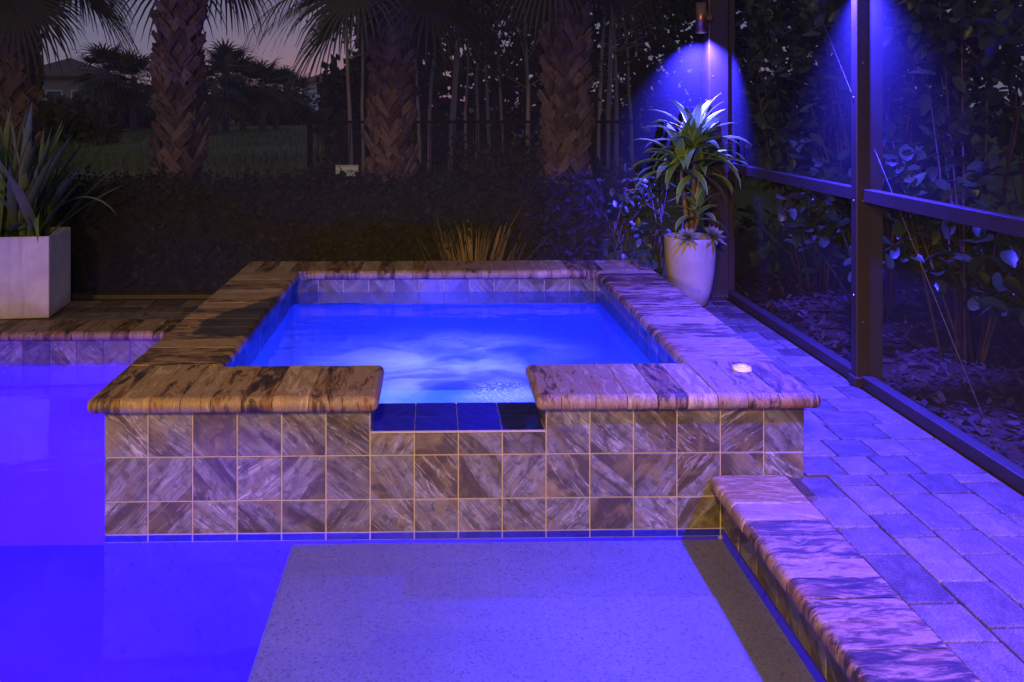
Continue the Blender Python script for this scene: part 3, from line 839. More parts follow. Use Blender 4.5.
post(1.850, 1.984, BY - .07, BY + .04, 0)        # corner, facing the pool
post(-4.30, -4.25, BY - .01, BY + .10, 0)
mb = MB(); bm = bevbox(1.985, 2.04, BY - .035, BY + .09, 0, 2.8); mb.bm(bm); bm.free(); mb.build('post', M['alu'], enc)
def rail(name, x0, x1, y0, y1, z0, z1):
    mb = MB(); bm = bevbox(x0, x1, y0, y1, z0, z1, .003); mb.bm(bm); bm.free(); return mb.build(name, M['alu'], enc)
for (a, b) in ((3.853, BY - .036), (1.933, 3.799), (-0.5, 1.879)):
    rail('base_rail', 1.975, 2.03, a, b, 0.0, 0.052)
    rail('chair_rail', 1.985, 2.035, a, b, 0.855, 0.915)
    mb = MB(); mb.quad((2.012, a, .052), (2.012, b, .052), (2.012, b, .855), (2.012, a, .855)); mb.build('screen_panel', M['screen'], enc)
    mb = MB(); mb.quad((2.012, a, .915), (2.012, b, .915), (2.012, b, 2.8), (2.012, a, 2.8)); mb.build('screen_panel', M['screen'], enc)
rail('base_rail', -4.25, 1.849, BY, BY + .05, 0, .03)
mb = MB(); mb.quad((-4.25, BY + .03, .03), (1.85, BY + .03, .03), (1.85, BY + .03, 2.8), (-4.25, BY + .03, 2.8)); mb.build('screen_panel', M['screen'], enc)

mb = MB()
mb.tube([(2.035, 2.93, 0.02), (2.035, 4.55, 2.05)], [.0016, .0016], 6)
tag(mb.build('brace_cable', M['cable']), 'thin taut steel cable slanting across the screen on the right', 'cable')

# sconces
SC = (0.038, 0.026, 1.0)
def sconce(loc, side, label, power, dy=0.0, aim=(0, 0, -1), cone=105):
    s = empty('wall_sconce', loc, 0, label, 'sconce', 'up and down sconces on the enclosure posts')
    mb = MB(); mb.lathe([(.026, -.10), (.034, -.10), (.034, .10), (.026, .10), (.026, .085), (.0001, .085)], 32)
    mb.lathe([(.026, -.10), (.026, -.088), (.0001, -.088)], 32)
    mb.build('body', M['copper'], s)
    for z in (-.0955, .0955):
        mb = MB(); n = 24
        mb.face([mb.vert((.0255 * math.cos(2 * PI * k / n), .0255 * math.sin(2 * PI * k / n), z)) for k in range(n)]); mb.build('lens', M['lens'], s)
    mb = MB()
    mb.box(.033, side - .012, -.011, .011 + dy, -.014, .014); mb.build('arm', M['copper'], s)
    mb = MB(); bm = bevbox(side - .012, side - .001, dy - .024, dy + .024, -.055, .055, .003); mb.bm(bm); bm.free()
    pl = mb.build('back_plate', M['copper'], s)
    for z in (-.035, .035):
        mb = MB(); screws(mb, [(side - .012, dy, z)], (-1, 0, 0), .006); mb.build('screw', M['screw'], pl)
    x, y, z = loc
    lamp('sconce_lamp', 'SPOT', (x, y, z - .10), SC, power, (x + aim[0], y + aim[1], z - .10 + aim[2]), spot_size=R(cone), spot_blend=1.0, shadow_soft_size=.02)
    lamp('sconce_lamp', 'SPOT', (x, y, z + .10), SC, power * .8, (x, y, 3), spot_size=R(80), spot_blend=0.6, shadow_soft_size=.02)
sconce((1.770, 5.465, 1.885), 0.080, 'copper cylinder sconce throwing blue light beside the corner post', 2700, 0.12, (0.12, 0.38, -0.85))
sconce((1.872, 3.826, 2.09), 0.083, 'copper cylinder sconce high on the near post, just above the picture', 3000, 0, (0, 0, -1), 112)
lamp('sconce_lamp', 'SPOT', (1.875, 1.905, 1.865), (0.07, 0.032, 1.0), 1900, (1.55, 1.55, 0), spot_size=R(122), spot_blend=1.0, shadow_soft_size=.03)

# ------------------------------------------------------------------ leaves and stems
def strap(mb, base, az, el, L, wd, droop, rng, segs=7, fold=0.25, tip=0.15, basew=0.5, mi=0, tone=None):
    """an arching strap leaf; el = starting elevation, droop = how far it bends over (radians)"""
    p = Vector(base); t = tone or rtone(rng)
    side = Vector((-math.sin(az), math.cos(az), 0))
    tw = rng.uniform(-0.35, 0.35)
    rows = []
    for i in range(segs + 1):
        s = i / segs
        e = el - droop * s ** 1.4
        d = Vector((math.cos(az) * math.cos(e), math.sin(az) * math.cos(e), math.sin(e)))
        n = side.cross(d)
        sd = (side * math.cos(tw * s) + n * math.sin(tw * s))
        wv = wd * 0.5 * (basew + (1 - basew) * min(1, s / .3)) * (1 if s < 0.5 else max(tip * .1, 1 - ((s - .5) / .5) ** 1.8))
        up = n * (fold * wv) * (-1 if n.z < 0 else 1)
        rows.append((mb.vert(p - sd * wv + up), mb.vert(p), mb.vert(p + sd * wv + up)))
        p = p + d * (L / segs)
    for i in range(segs):
        a, b = rows[i], rows[i + 1]
        v0, v1 = i / segs, (i + 1) / segs
        mb.face((a[0], a[1], b[1], b[0]), [(0, v0), (.5, v0), (.5, v1), (0, v1)], t, mi, True)
        mb.face((a[1], a[2], b[2], b[1]), [(.5, v0), (1, v0), (1, v1), (.5, v1)], t, mi, True)


def leaf(mb, p, d, n, L, wd, t, mi=0, cup=0.15):
    """an oval leaf with a folded midrib"""
    d = d.normalized(); s = d.cross(n)
    if s.length < 1e-4: s = d.orthogonal()
    s.normalize(); n = s.cross(d)
    prof = ((0, .12), (.35, .85), (.7, 1.0), (.92, .6), (1.0, .05))
    rows = []
    for (a, b) in prof:
        q = p + d * (L * a) - n * (cup * L * a * a)
        h = s * (wd * .5 * b); u = n * (wd * .12 * b)
        rows.append((mb.vert(q - h + u), mb.vert(q), mb.vert(q + h + u)))
    for i in range(len(prof) - 1):
        a, b = rows[i], rows[i + 1]
        mb.face((a[0], a[1], b[1], b[0]), [(0, prof[i][0]), (.5, prof[i][0]), (.5, prof[i + 1][0]), (0, prof[i + 1][0])], t, mi, True)
        mb.face((a[1], a[2], b[2], b[1]), [(.5, prof[i][0]), (1, prof[i][0]), (1, prof[i + 1][0]), (.5, prof[i + 1][0])], t, mi, True)


def rdir(rng):
    while True:
        v = Vector((rng.uniform(-1, 1), rng.uniform(-1, 1), rng.uniform(-1, 1)))
        if 0.05 < v.length < 1: return v.normalized()


# ------------------------------------------------------------------ round pot with dracaena
PC = Vector((at(690, 5.42), 5.42, 0.002))
pot = empty('flower_pot', PC, 0, 'round tapered pale concrete pot in the deck corner below the sconce', 'flower pot')
mb = MB()
prof = [(.0001, 0.0), (.105, 0.0), (.113, .008), (.135, .10), (.152, .20), (.162, .31), (.166, .40), (.166, .435), (.163, .445), (.150, .445), (.147, .435), (.146, .36)]
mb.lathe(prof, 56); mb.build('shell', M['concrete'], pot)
mb = MB(); mb.lathe([(.147, .405), (.09, .412), (.0001, .42)], 32); mb.build('soil', M['soil'], pot)

rng = random.Random(21)
dr = empty('dracaena', (PC.x, PC.y, .42), 0, 'variegated dracaena with striped strap leaves growing in the round pot', 'potted plant')
heads = [(.03, -.01, .60, 1.0, 34), (-.06, .0, .48, .95, 27), (.07, .03, .45, .85, 22), (.03, -.07, .17, .60, 15)]
mb = MB()
for (hx, hy, hz, s, n) in heads:
    mb.tube([(hx * .25, hy * .25, -.02), (hx * .5, hy * .6, hz * .4), (hx * .9, hy, hz * .8), (hx, hy, hz + .04)], [.014 * s + .004, .013 * s + .003, .012 * s + .002, .006], 9, tone=rtone(rng))
mb.build('stem', M['cane'], dr)
for (hx, hy, hz, s, n) in heads:
    mb = MB()
    for k in range(n):
        f = k / n
        az = k * 2.39996 + rng.uniform(-.2, .2)
        el = R(80) - f * R(85) + rng.uniform(-.12, .12)
        L = (.30 + .10 * rng.random() + .05 * f) * s
        strap(mb, (hx, hy, hz + .05 - f * .09), az, el, L, .062 * (s * .5 + .5), R(35) + f * R(55) + rng.uniform(0, .3), rng, 7, .35, .1, .45)
    mb.build('leaf_rosette', M['dracaena'], dr)

for k, (ox, oy, s, lb) in enumerate(((-.055, -.135, 1.0, 'grey green succulent rosette on the left rim of the round pot'), (.115, -.105, 1.15, 'grey green succulent rosette on the right rim of the round pot'))):
    mb = MB()
    for j in range(34):
        f = j / 34
        strap(mb, (0, 0, 0), j * 2.4, R(85) - f * R(95), (.04 + .055 * f) * s, .026 * s, R(10) - f * .5, rng, 4, .3, .2, .6)
    o = mb.build('succulent', M['succ'], None, (PC.x + ox, PC.y + oy, .455))
    tag(o, lb, 'succulent', 'succulents in the round pot')
    o.rotation_euler = (R(35), 0, R(20 * k))

# ------------------------------------------------------------------ square planter with sword leaved plant
rng = random.Random(8)
pl_loc = Vector((at(49, 5.13) - .0, 5.13, .003))
pln = empty('square_planter', pl_loc, R(6), 'square whitewashed concrete planter box on the back deck', 'planter')
mb = MB()
S, H = 0.55, 0.50
bm = bmesh.new(); bmesh.ops.create_cube(bm, size=1)
for v in bm.verts: v.co = Vector((-S if v.co.x < 0 else 0, 0 if v.co.y < 0 else S * .74, 0 if v.co.z < 0 else H))
top = [f for f in bm.faces if f.normal.z > .9]
r = bmesh.ops.inset_region(bm, faces=top, thickness=.035, depth=0)
for f in top:
    for v in f.verts: v.co.z -= .05
bmesh.ops.bevel(bm, geom=[e for e in bm.edges if e.is_manifold and e.calc_face_angle(0) > .5], offset=.006, segments=2, profile=.5, affect='EDGES')
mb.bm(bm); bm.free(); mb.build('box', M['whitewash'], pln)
mb = MB(); mb.box(-S + .04, -.04, .04, S * .74 - .04, H - .06, H - .045); mb.build('soil', M['soil'], pln)
sw = empty('sword_leaved_plant', pl_loc + Vector((-.27, .24, H - .05)), 0, 'clump of long sword shaped leaves growing in the square planter', 'potted plant')
mb = MB()
for k in range(78):
    az = rng.uniform(0, 2 * PI); f = rng.random()
    el = R(88) - f * R(42)
    L = rng.uniform(.50, .92) * (1 - .2 * f)
    strap(mb, (rng.uniform(-.12, .12), rng.uniform(-.10, .10), 0), az, el, L, rng.uniform(.042, .072), rng.choice((.05, .15, .25, .5, .9)) * (.5 + f), rng, 9, .45, .1, .6)
strap(mb, (.12, -.10, 0), -.35, R(58), .78, .028, 2.0, rng, 11, .4)
strap(mb, (.10, -.14, 0), -1.0, R(60), .52, .040, 2.6, rng, 11, .4)
strap(mb, (.14, 0, 0), -.1, R(40), .62, .045, .3, rng, 9, .4)
strap(mb, (.14, .03, 0), .1, R(50), .66, .040, .2, rng, 9, .4)
strap(mb, (-.1, -.14, 0), -1.3, R(50), .34, .075, 1.6, rng, 9, .3)
strap(mb, (-.05, -.14, 0), -.6, R(45), .34, .06, 1.0, rng, 9, .3)
mb.build('leaf_clump', M['sword'], sw)

# ------------------------------------------------------------------ hedge and ornamental grass
rng = random.Random(31)
hedge = empty('hedge', (0, 6.35, gz), 0, 'long low clipped dark hedge behind the spa', 'hedge')
mb = MB()
hx0, hx1, hya, hyb, hz = -7.0, 1.25, -.28, .42, .80
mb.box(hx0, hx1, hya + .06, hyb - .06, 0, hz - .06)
mb.build('shade_core', M['hedge_core'], hedge)  # plain dark box standing in for the shade inside the hedge
mb = MB()
for k in range(15000):
    x = rng.uniform(hx0, hx1)
    bx = mnoise.noise(Vector((x * 1.8, 3.1, .2))) * .045
    if rng.random() < .62:
        y = hya + rng.uniform(-.03, .06); z = rng.uniform(.0, hz) ; n = Vector((0, -1, .2))
        y += mnoise.noise(Vector((x * 2.5, z * 3, 7))) * .05
    else:
        y = rng.uniform(hya, hyb); z = hz + bx + rng.uniform(-.06, .03); n = Vector((0, -.2, 1))
    n = (n + rdir(rng) * .8).normalized()
    d = n.cross(rdir(rng))
    if d.length < .05: continue
    L = rng.uniform(.022, .066)
    d = d.normalized() * L; s = n.cross(d).normalized() * L * .28
    p = Vector((x, y, z))
    mb.quad(p, p + d * .5 + s, p + d, p + d * .5 - s, None, rtone(rng))
for k in range(190):
    x = rng.uniform(hx0, hx1); y = rng.uniform(hya, hyb); hgt = rng.uniform(.03, .13)
    for q in range(7):
        p = Vector((x + rng.uniform(-.012, .012), y + rng.uniform(-.012, .012), hz - .03 + hgt * q / 6)); L = rng.uniform(.025, .05)
        d = (rdir(rng) + Vector((0, 0, .7))).normalized() * L; sd = d.cross(rdir(rng)).normalized() * L * .26
        mb.quad(p, p + d * .5 + sd, p + d, p + d * .5 - sd, None, rtone(rng))
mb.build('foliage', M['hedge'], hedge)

og = empty('ornamental_grass', (at(475, 5.92), 5.92, gz), 0, 'dry clump of upright grass in front of the dark hedge', 'grass clump')
mb = MB()
for k in range(130):
    a = rng.uniform(0, 2 * PI); r = rng.random() ** .7 * .22
    lean = r * 1.2
    strap(mb, (math.cos(a) * r * 1.2, math.sin(a) * r * .4, 0), a, R(90) - lean - rng.uniform(0, .15), rng.uniform(.28, .62), rng.uniform(.008, .018), rng.uniform(0, .5), rng, 6, .3)
strap(mb, (.22, 0, .1), 0.1, R(48), .52, .012, .1, rng, 6, .3)
strap(mb, (.05, 0, .1), 0.3, R(62), .68, .012, .1, rng, 6, .3)
mb.build('blades', M['dry'], og)

# ------------------------------------------------------------------ leathery leaved shrubs
def shrub(loc, rx, ry, h, n, label, seed, group, L=(.075, .125), low=0.15):
    rng = random.Random(seed)
    s = empty('shrub', loc, 0, label, 'shrub', group)
    mb = MB(); tips = []
    for k in range(max(7, int(n / 85))):
        a = rng.uniform(0, 2 * PI); r = rng.random() ** .5
        t = Vector((math.cos(a) * rx * r, math.sin(a) * ry * r, h * (low + (1 - low) * rng.random() ** .8)))
        b = Vector((t.x * .18 + rng.uniform(-.05, .05), t.y * .18, 0))
        m1 = b.lerp(t, .45) + rdir(rng) * .06; m1.z = max(.02, t.z * .5)
        mb.tube([b, m1, t], [.009, .006, .003], 6, tone=rtone(rng))
        tips.append((b, m1, t))
        for q in range(2):
            e = m1.lerp(t, rng.uniform(.2, .8)); f = e + rdir(rng) * rng.uniform(.12, .3)
            f.z = max(f.z, .05)
            mb.tube([e, f], [.005, .002], 5, tone=rtone(rng)); tips.append((e, (e + f) / 2, f))
    mb.build('stem', M['twig'], s)
    mb = MB()
    for k in range(n):
        b, m1, t = rng.choice(tips)
        f = rng.random() ** .6
        p = m1.lerp(t, f) + rdir(rng) * rng.uniform(.0, .20)
        if p.z < .03: continue
        d = (t - b).normalized() + rdir(rng) * 1.1
        nn = Vector((0, 0, 1)) + rdir(rng) * .7
        LL = rng.uniform(*L)
        leaf(mb, p, d, nn, LL, LL * rng.uniform(.5, .64), rtone(rng))
    mb.build('foliage', M['clusia'], s)
    return s

G = 'leathery leaved shrubs outside the screen wall'
shrub((2.75, 2.55, gz), .50, .50, 2.7, 1300, 'tall leathery leaved shrub at the right edge of the picture', 41, G, low=.25)
shrub((2.95, 3.45, gz), .60, .50, 2.8, 1300, 'leathery leaved shrub behind the screen just right of the near post', 42, G, low=.22)
shrub((2.85, 4.35, gz), .55, .50, 2.9, 1300, 'leathery leaved shrub behind the screen just left of the near post', 43, G, low=.1)
shrub((2.85, 5.25, gz), .55, .50, 3.0, 1300, 'leathery leaved shrub midway along the far screen bay', 44, G, low=.1)
shrub((2.9, 6.2, gz), .65, .55, 3.0, 1300, 'leathery leaved shrub beyond the screen corner, behind the corner post', 45, G, low=.05)
shrub((3.9, 3.4, gz), .7, .9, 3.2, 1500, 'dark shrub standing in the second row, deep behind the right screen', 46, G, low=.1)
shrub((4.0, 5.2, gz), .7, .9, 3.2, 1500, 'dark shrub standing in the second row behind the far screen bay', 47, G, low=.1)
shrub((4.1, 7.2, gz), .9, .9, 3.4, 1500, 'dark shrub farthest back in the bed beyond the screen corner', 48, G, low=.05)
G2 = 'small shrubs between the hedge and the corner post'
shrub((1.32, 6.15, gz), .22, .2, .98, 240, 'small leafy shrub at the right end of the hedge, faintly blue', 51, G2, (.045, .07), .05)
shrub((1.68, 6.15, gz), .24, .2, .95, 260, 'small leafy shrub behind the screen directly behind the round pot', 52, G2, (.045, .07), .05)

# leaf litter
rng = random.Random(61)
mb = MB()
for k in range(5200):
    p = Vector((2.09 + rng.random() ** 1.5 * 2.2, rng.uniform(1.6, 6.6), gz + .008 + rng.random() * .02))
    L = rng.uniform(.02, .07)
    leaf(mb, p, Vector((rng.uniform(-1, 1), rng.uniform(-1, 1), rng.uniform(-.1, .35))), Vector((0, 0, 1)) + rdir(rng) * .5, L, L * rng.uniform(.3, .6), rtone(rng), 0, rng.uniform(-.3, .3))
tag(mb.build('leaf_litter', M['litter']), 'brown dead leaves scattered over the mulch', 'leaf litter', None, 'stuff')
for (x, y, lb) in ((2.22, 2.86, 'yellow fallen leaf lying on the mulch beside the base rail'),):
    mb = MB(); leaf(mb, Vector((0, 0, 0)), Vector((1, .2, .1)), Vector((0, -.3, 1)), .11, .055, (.6, .5, .5))
    tag(mb.build('fallen_leaf', M['yellow'], None, (at(955, 3.0, 350)[0], 3.02, gz + .04)), lb, 'leaf')

# ------------------------------------------------------------------ sabal palms
def frond(mb, base, az, el, pet, bl, rng, n=40, droop=1.0, tone=None, mi=0, lw=1.0):
    t = tone or rtone(rng)
    d = Vector((math.cos(az) * math.cos(el), math.sin(az) * math.cos(el), math.sin(el)))
    side = Vector((-math.sin(az), math.cos(az), 0))
    p = Vector(base); pts = [p.copy()]
    e = el
    for k in range(5):
        e -= .10 * droop
        d = Vector((math.cos(az) * math.cos(e), math.sin(az) * math.cos(e), math.sin(e)))
        p = p + d * (pet / 5); pts.append(p.copy())
    mb.tube(pts, [.022, .018, .015, .013, .011, .009], 5, mi, t, False)
    up = side.cross(d); up = up if up.z > 0 else -up
    for k in range(n):
        f = (k + .5) / n * 2 - 1
        th = f * R(128)
        ld = (d * math.cos(th) + side * math.sin(th)).normalized()
        start = p - d * .05 + d * (.16 * (1 - abs(f)))
        L = bl * (1 - .35 * abs(f) ** 2) * rng.uniform(.88, 1.05)
        ws = ld.cross(up).normalized()
        q = start.copy(); rows = []
        dd = (ld + up * .18).normalized()
        segs = 5
        for i in range(segs + 1):
            s = i / segs
            w_ = .021 * lw * (1 - s ** 1.5) * (0.45 + .55 * min(1, s / .25)) + .0012
            rows.append((mb.vert(q - ws * w_), mb.vert(q + ws * w_ + up * .004)))
            g = droop * (.06 + .95 * s * s) * rng.uniform(.8, 1.2)
            dd = (dd + Vector((0, 0, -g * .75))).normalized()
            q = q + dd * (L / segs)
        for i in range(segs):
            a, b = rows[i], rows[i + 1]
            mb.face((a[0], a[1], b[1], b[0]), [(0, i / segs), (1, i / segs), (1, (i + 1) / segs), (0, (i + 1) / segs)], t, mi)


def boot(mb, c, az, z, r, rng, s=1.0):
    """one split leaf base: two legs clasping the trunk that meet in an outward pointing stub"""
    t = rtone(rng)
    rad = Vector((math.cos(az), math.sin(az), 0))
    spread = .155 * s
    def P(a, rr, zz): return Vector((c[0] + math.cos(az + a) * rr, c[1] + math.sin(az + a) * rr, zz))
    for sg in (-1, 1):
        ang = spread / r * sg
        w_ = .027 * s
        low = P(ang, r * 1.0, z); lowi = P(ang - sg * w_ / r * 1.5, r * 1.02, z - .01)
        mid = P(ang * .55, r + .045 * s, z + .15 * s); midi = P(ang * .55 - sg * w_ / r * 1.6, r + .05 * s, z + .115 * s)
        hi = P(sg * .022 / r, r + .115 * s, z + .30 * s + rng.uniform(-.03, .04)); hii = P(-sg * .016 / r, r + .125 * s, z + .245 * s)
        o = rad * -.028
        A = [low, mid, hi]; B = [lowi, midi, hii]
        va = [mb.vert(p) for p in A]; vb = [mb.vert(p) for p in B]
        vc = [mb.vert(p + o) for p in A]; vd = [mb.vert(p + o) for p in B]
        for i in range(2):
            for q in ((va[i], vb[i], vb[i + 1], va[i + 1]), (vc[i], va[i], va[i + 1], vc[i + 1]), (vb[i], vd[i], vd[i + 1], vb[i + 1])):
                mb.face(q, None, t)
        mb.face((va[2], vb[2], vd[2], vc[2]), None, (t[0] * .5, t[1], t[2]))


def sabal(loc, h, r, label, seed, nf=22, bl=1.0, pet=1.0, lean=0.0, boots=True, elmin=-35):
    rng = random.Random(seed)
    t = empty('palm_tree', loc, rng.uniform(0, 6), label, 'palm tree', 'cabbage palms behind the hedge')
    mb = MB()
    n = 9
    mb.tube([(0, 0, h * k / n) for k in range(n + 1)], [r * (1.12 - .1 * k / n) for k in range(n + 1)], 16)
    tr = mb.build('trunk', M['trunk_dark'], t)
    if boots:
        mb = MB(); k = 0; z = -.05
        while z < h - .12:
            if rng.random() > .10: boot(mb, (0, 0), k * 2.39996 + rng.uniform(-.3, .3), z + rng.uniform(-.02, .02), r * 1.03, rng, rng.uniform(.7, 1.2))
            k += 1; z += .019
        mb.build('leaf_bases', M['boot'], tr)
    mb = MB()
    for k in range(nf):
        f = (k + .5) / nf
        el = R(78) + (R(elmin) - R(78)) * f + rng.uniform(-.1, .1)
        frond(mb, (0, 0, h - .05 - .25 * f), k * 2.39996 + rng.uniform(-.2, .2), el, pet * rng.uniform(.85, 1.1), bl * rng.uniform(.9, 1.1), rng, 38, rng.uniform(1.0, 1.5))
    cr = mb.build('crown', M['palm'], t)
    return t


def pbase(px, Y): return (at(px, Y), Y, gz)
sabal(pbase(180, 8.3), 3.9, .155, 'tall palm left of centre whose crossed leaf bases catch violet light', 71, 22, .95, .95)
sabal(pbase(391, 8.8), 3.1, .158, 'short palm in the middle with its fan leaves hanging into view', 72, 26, 1.0, .85, elmin=-25)
sabal(pbase(566, 8.8), 3.75, .168, 'stout palm behind the hedge to the right of the middle palm', 73, 24, .95, .9)
sabal(pbase(14, 8.6), 3.35, .155, 'dark palm at the left edge of the picture behind the square planter', 74, 22, .9, .8)

# ------------------------------------------------------------------ slender trees, thicket
def slender(loc, h, r, label, seed):
    rng = random.Random(seed)
    t = empty('slender_tree', loc, 0, label, 'tree', 'slender trees behind the fence')
    mb = MB(); n = 7; dx, dy = rng.uniform(-.25, .25), rng.uniform(-.2, .2)
    pts = [Vector((dx * (k / n) ** 1.5 + rng.uniform(-.02, .02), dy * k / n, h * k / n)) for k in range(n + 1)]
    mb.tube(pts, [r * (1 - .6 * k / n) for k in range(n + 1)], 8)
    ends = []
    for k in range(7):
        a = rng.uniform(0, 2 * PI); b = pts[-1].lerp(pts[3], rng.random()); L = rng.uniform(.4, .9)
        e = b + Vector((math.cos(a) * L, math.sin(a) * L, rng.uniform(.1, .7))); mb.tube([b, e], [r * .3, r * .08], 5); ends.append(e)
    mb.build('trunk', M['bark'], t)
    mb = MB()
    for k in range(420):
        e = rng.choice(ends); p = e + rdir(rng) * rng.random() * .55
        L = rng.uniform(.06, .13)
        d = rdir(rng) * L; s = d.cross(rdir(rng)).normalized() * L * .25
        mb.quad(p, p + d * .5 + s, p + d, p + d * .5 - s, None, rtone(rng))
    mb.build('crown', M['foliage'], t)

st = [(351, 12.8, .035, 'pale slender trunk left of the middle palm, nearest the fence post'), (362, 13.2, .03, 'slender trunk close to the left side of the middle palm'),
      (420, 13.0, .032, 'first thin trunk right of the middle palm'), (428, 14.0, .035, 'thin slanting trunk beside the first one right of the middle palm'),
      (451, 12.5, .055, 'thickest pale trunk of the grove between the two stout palms'), (464, 14.5, .03, 'thin trunk just right of the thickest pale trunk'),
      (476, 13.6, .035, 'thin trunk second to the right of the thickest pale trunk'), (489, 15.0, .035, 'faint thin trunk near the centre of the grove'),
      (504, 13.8, .03, 'thin trunk in the right half of the grove'), (529, 13.0, .04, 'pale trunk just left of the stout palm'),
      (598, 13.4, .035, 'thin trunk just right of the stout palm'), (606, 12.6, .045, 'pale trunk second to the right of the stout palm'),
      (616, 13.8, .04, 'pale trunk third to the right of the stout palm'), (634, 14.2, .035, 'thin trunk nearest the blue sconce glow')]
for k, (px, Y, r, lb) in enumerate(st):
    slender(pbase(px, Y), random.Random(k + 5).uniform(3.6, 5.0), r, lb, 100 + k)

rng = random.Random(131)
mb = MB()
for k in range(30000):
    Y = rng.uniform(16.5, 24); x = at(340, Y) + rng.random() * (10.5 + .2 * Y) * 1.0 + rng.uniform(-.5, 0)
    top = 6.5 + 1.2 * mnoise.noise(Vector((x * .5, Y * .3, 1)))
    edge = min(1, (x - at(330, Y)) / 1.5)
    z = gz + rng.random() * top * max(.35, edge)
    if mnoise.noise(Vector((x * .9, Y * .6, z * .9))) < -.22: continue
    L = rng.uniform(.16, .40)
    d = rdir(rng) * L; s = d.cross(rdir(rng)).normalized() * L * .3
    p = Vector((x, Y, z))
    mb.quad(p, p + d * .5 + s, p + d, p + d * .5 - s, None, rtone(rng))
tag(mb.build('woodland_thicket', M['foliage']), 'dark mass of woodland behind the metal fence', 'woodland', None, 'stuff')

# understorey bushes in front of the fence and round the palms
def bush(loc, rx, h, n, label, seed, group='bushes at the edge of the wood', L=(.06, .13)):
    rng = random.Random(seed)
    b = empty('bush', loc, 0, label, 'bush', group)
    mb = MB()
    for k in range(8):
        a = rng.uniform(0, 2 * PI); mb.tube([(0, 0, 0), (math.cos(a) * rx * .3, math.sin(a) * rx * .3, h * .4), (math.cos(a) * rx * .6, math.sin(a) * rx * .6, h * .8)], [.02, .012, .004], 5)
    mb.build('stem', M['twig'], b)
    mb = MB()
    cl = [(rdir(rng), rng.uniform(.35, .9)) for _ in range(14)]
    for k in range(n):
        c, q = rng.choice(cl)
        p = Vector((c.x * rx * q, c.y * rx * q, h * .5 + c.z * h * .42 * q)) + rdir(rng) * rng.random() * rx * .45
        if p.z < 0.01: continue
        LL = rng.uniform(*L)
        d = rdir(rng) * LL; s = d.cross(rdir(rng)).normalized() * LL * .3
        mb.quad(p, p + d * .5 + s, p + d, p + d * .5 - s, None, rtone(rng))
    mb.build('foliage', M['foliage'], b)
bush(pbase(328, 11.2), .4, .7, 900, 'low bush beside the fence end post behind the small sign', 141)
bush(pbase(412, 10.5), .5, .8, 900, 'low bush at the foot of the middle palm', 142)
bush(pbase(500, 11.0), .8, .9, 1200, 'low bush in front of the fence in the grove', 143)
bush(pbase(610, 10.0), .6, .8, 1000, 'low bush right of the stout palm', 144)
bush(pbase(388, 17), .9, 3.4, 2200, 'tall pale leaved bush left of the middle palm where the sky ends', 145, L=(.08, .18))

# ------------------------------------------------------------------ fence, sign
FY = 12.0
fx0 = at(310, FY); fx1 = at(700, FY)
fen = empty('metal_fence', (fx0, FY, gz), 0, 'black metal picket fence crossing the grove behind the palms', 'fence')
L = fx1 - fx0
mb = MB(); mb.box(0, L, -.02, .02, 1.12, 1.16); mb.build('rail', M['black'], fen)
mb = MB(); mb.box(0, L, -.02, .02, .12, .155); mb.build('rail', M['black'], fen)
pm = None
for k in range(5):
    x = L * k / 4
    mb = MB(); mb.box(x - .035, x + .035, -.035, .035, 0, 1.24); mb.build('post', M['black'], fen)
mb = MB(); mb.box(-.008, .008, -.008, .008, .06, 1.118); pk = mb.build('picket', M['black'], fen)
npk = int(L / .115)
for k in range(npk):
    if k == 0: pk.location.x = .115; continue
    if k >= 95: break
    c = pk.copy(); COL.objects.link(c); c.parent = fen; c.location = (.115 * (k + 1), 0, 0)

sg = empty('yard_sign', (at(347, 9.2), 9.2, gz), 0, 'small pale blue sign on a stake beyond the hedge', 'sign')
z0 = at(347, 9.2, 176)[2] - gz; z1 = at(347, 9.2, 165)[2] - gz
mb = MB(); mb.box(-.125, .125, -.006, .006, z0, z1); mb.build('panel', M['sign'], sg)
mb = MB(); mb.box(-.12, .12, -.0075, -.0062, z0 + (z1 - z0) * .55, z0 + (z1 - z0) * .8); mb.build('band', M['trim'], sg)
mb = MB(); mb.box(-.012, .012, .007, .02, 0, z1 - .01); mb.build('stake', M['black'], sg)

# ------------------------------------------------------------------ meadow grass
rng = random.Random(151)
mb = MB()
for k in range(9000):
    Y = 7.5 + rng.random() ** 1.6 * 34
    x = rng.uniform(at(-10, Y), at(340, Y))
    if mnoise.noise(Vector((x * .35, Y * .22, 4))) < -.15: continue
    a = rng.uniform(0, 2 * PI); h = rng.uniform(.10, .34); wd = rng.uniform(.006, .012) * (1 + Y / 14)
    p = Vector((x, Y, gz)); s = Vector((math.cos(a), math.sin(a), 0)) * wd
    ln = Vector((rng.uniform(-.3, .3), rng.uniform(-.3, .3), 1)) * h
    mb.quad(p - s, p + s, p + ln * .6 + s * .7, p + ln, None, rtone(rng))
tag(mb.build('meadow_grass', M['grass']), 'long dark grass on the open ground beyond the hedge', 'grass', None, 'stuff')

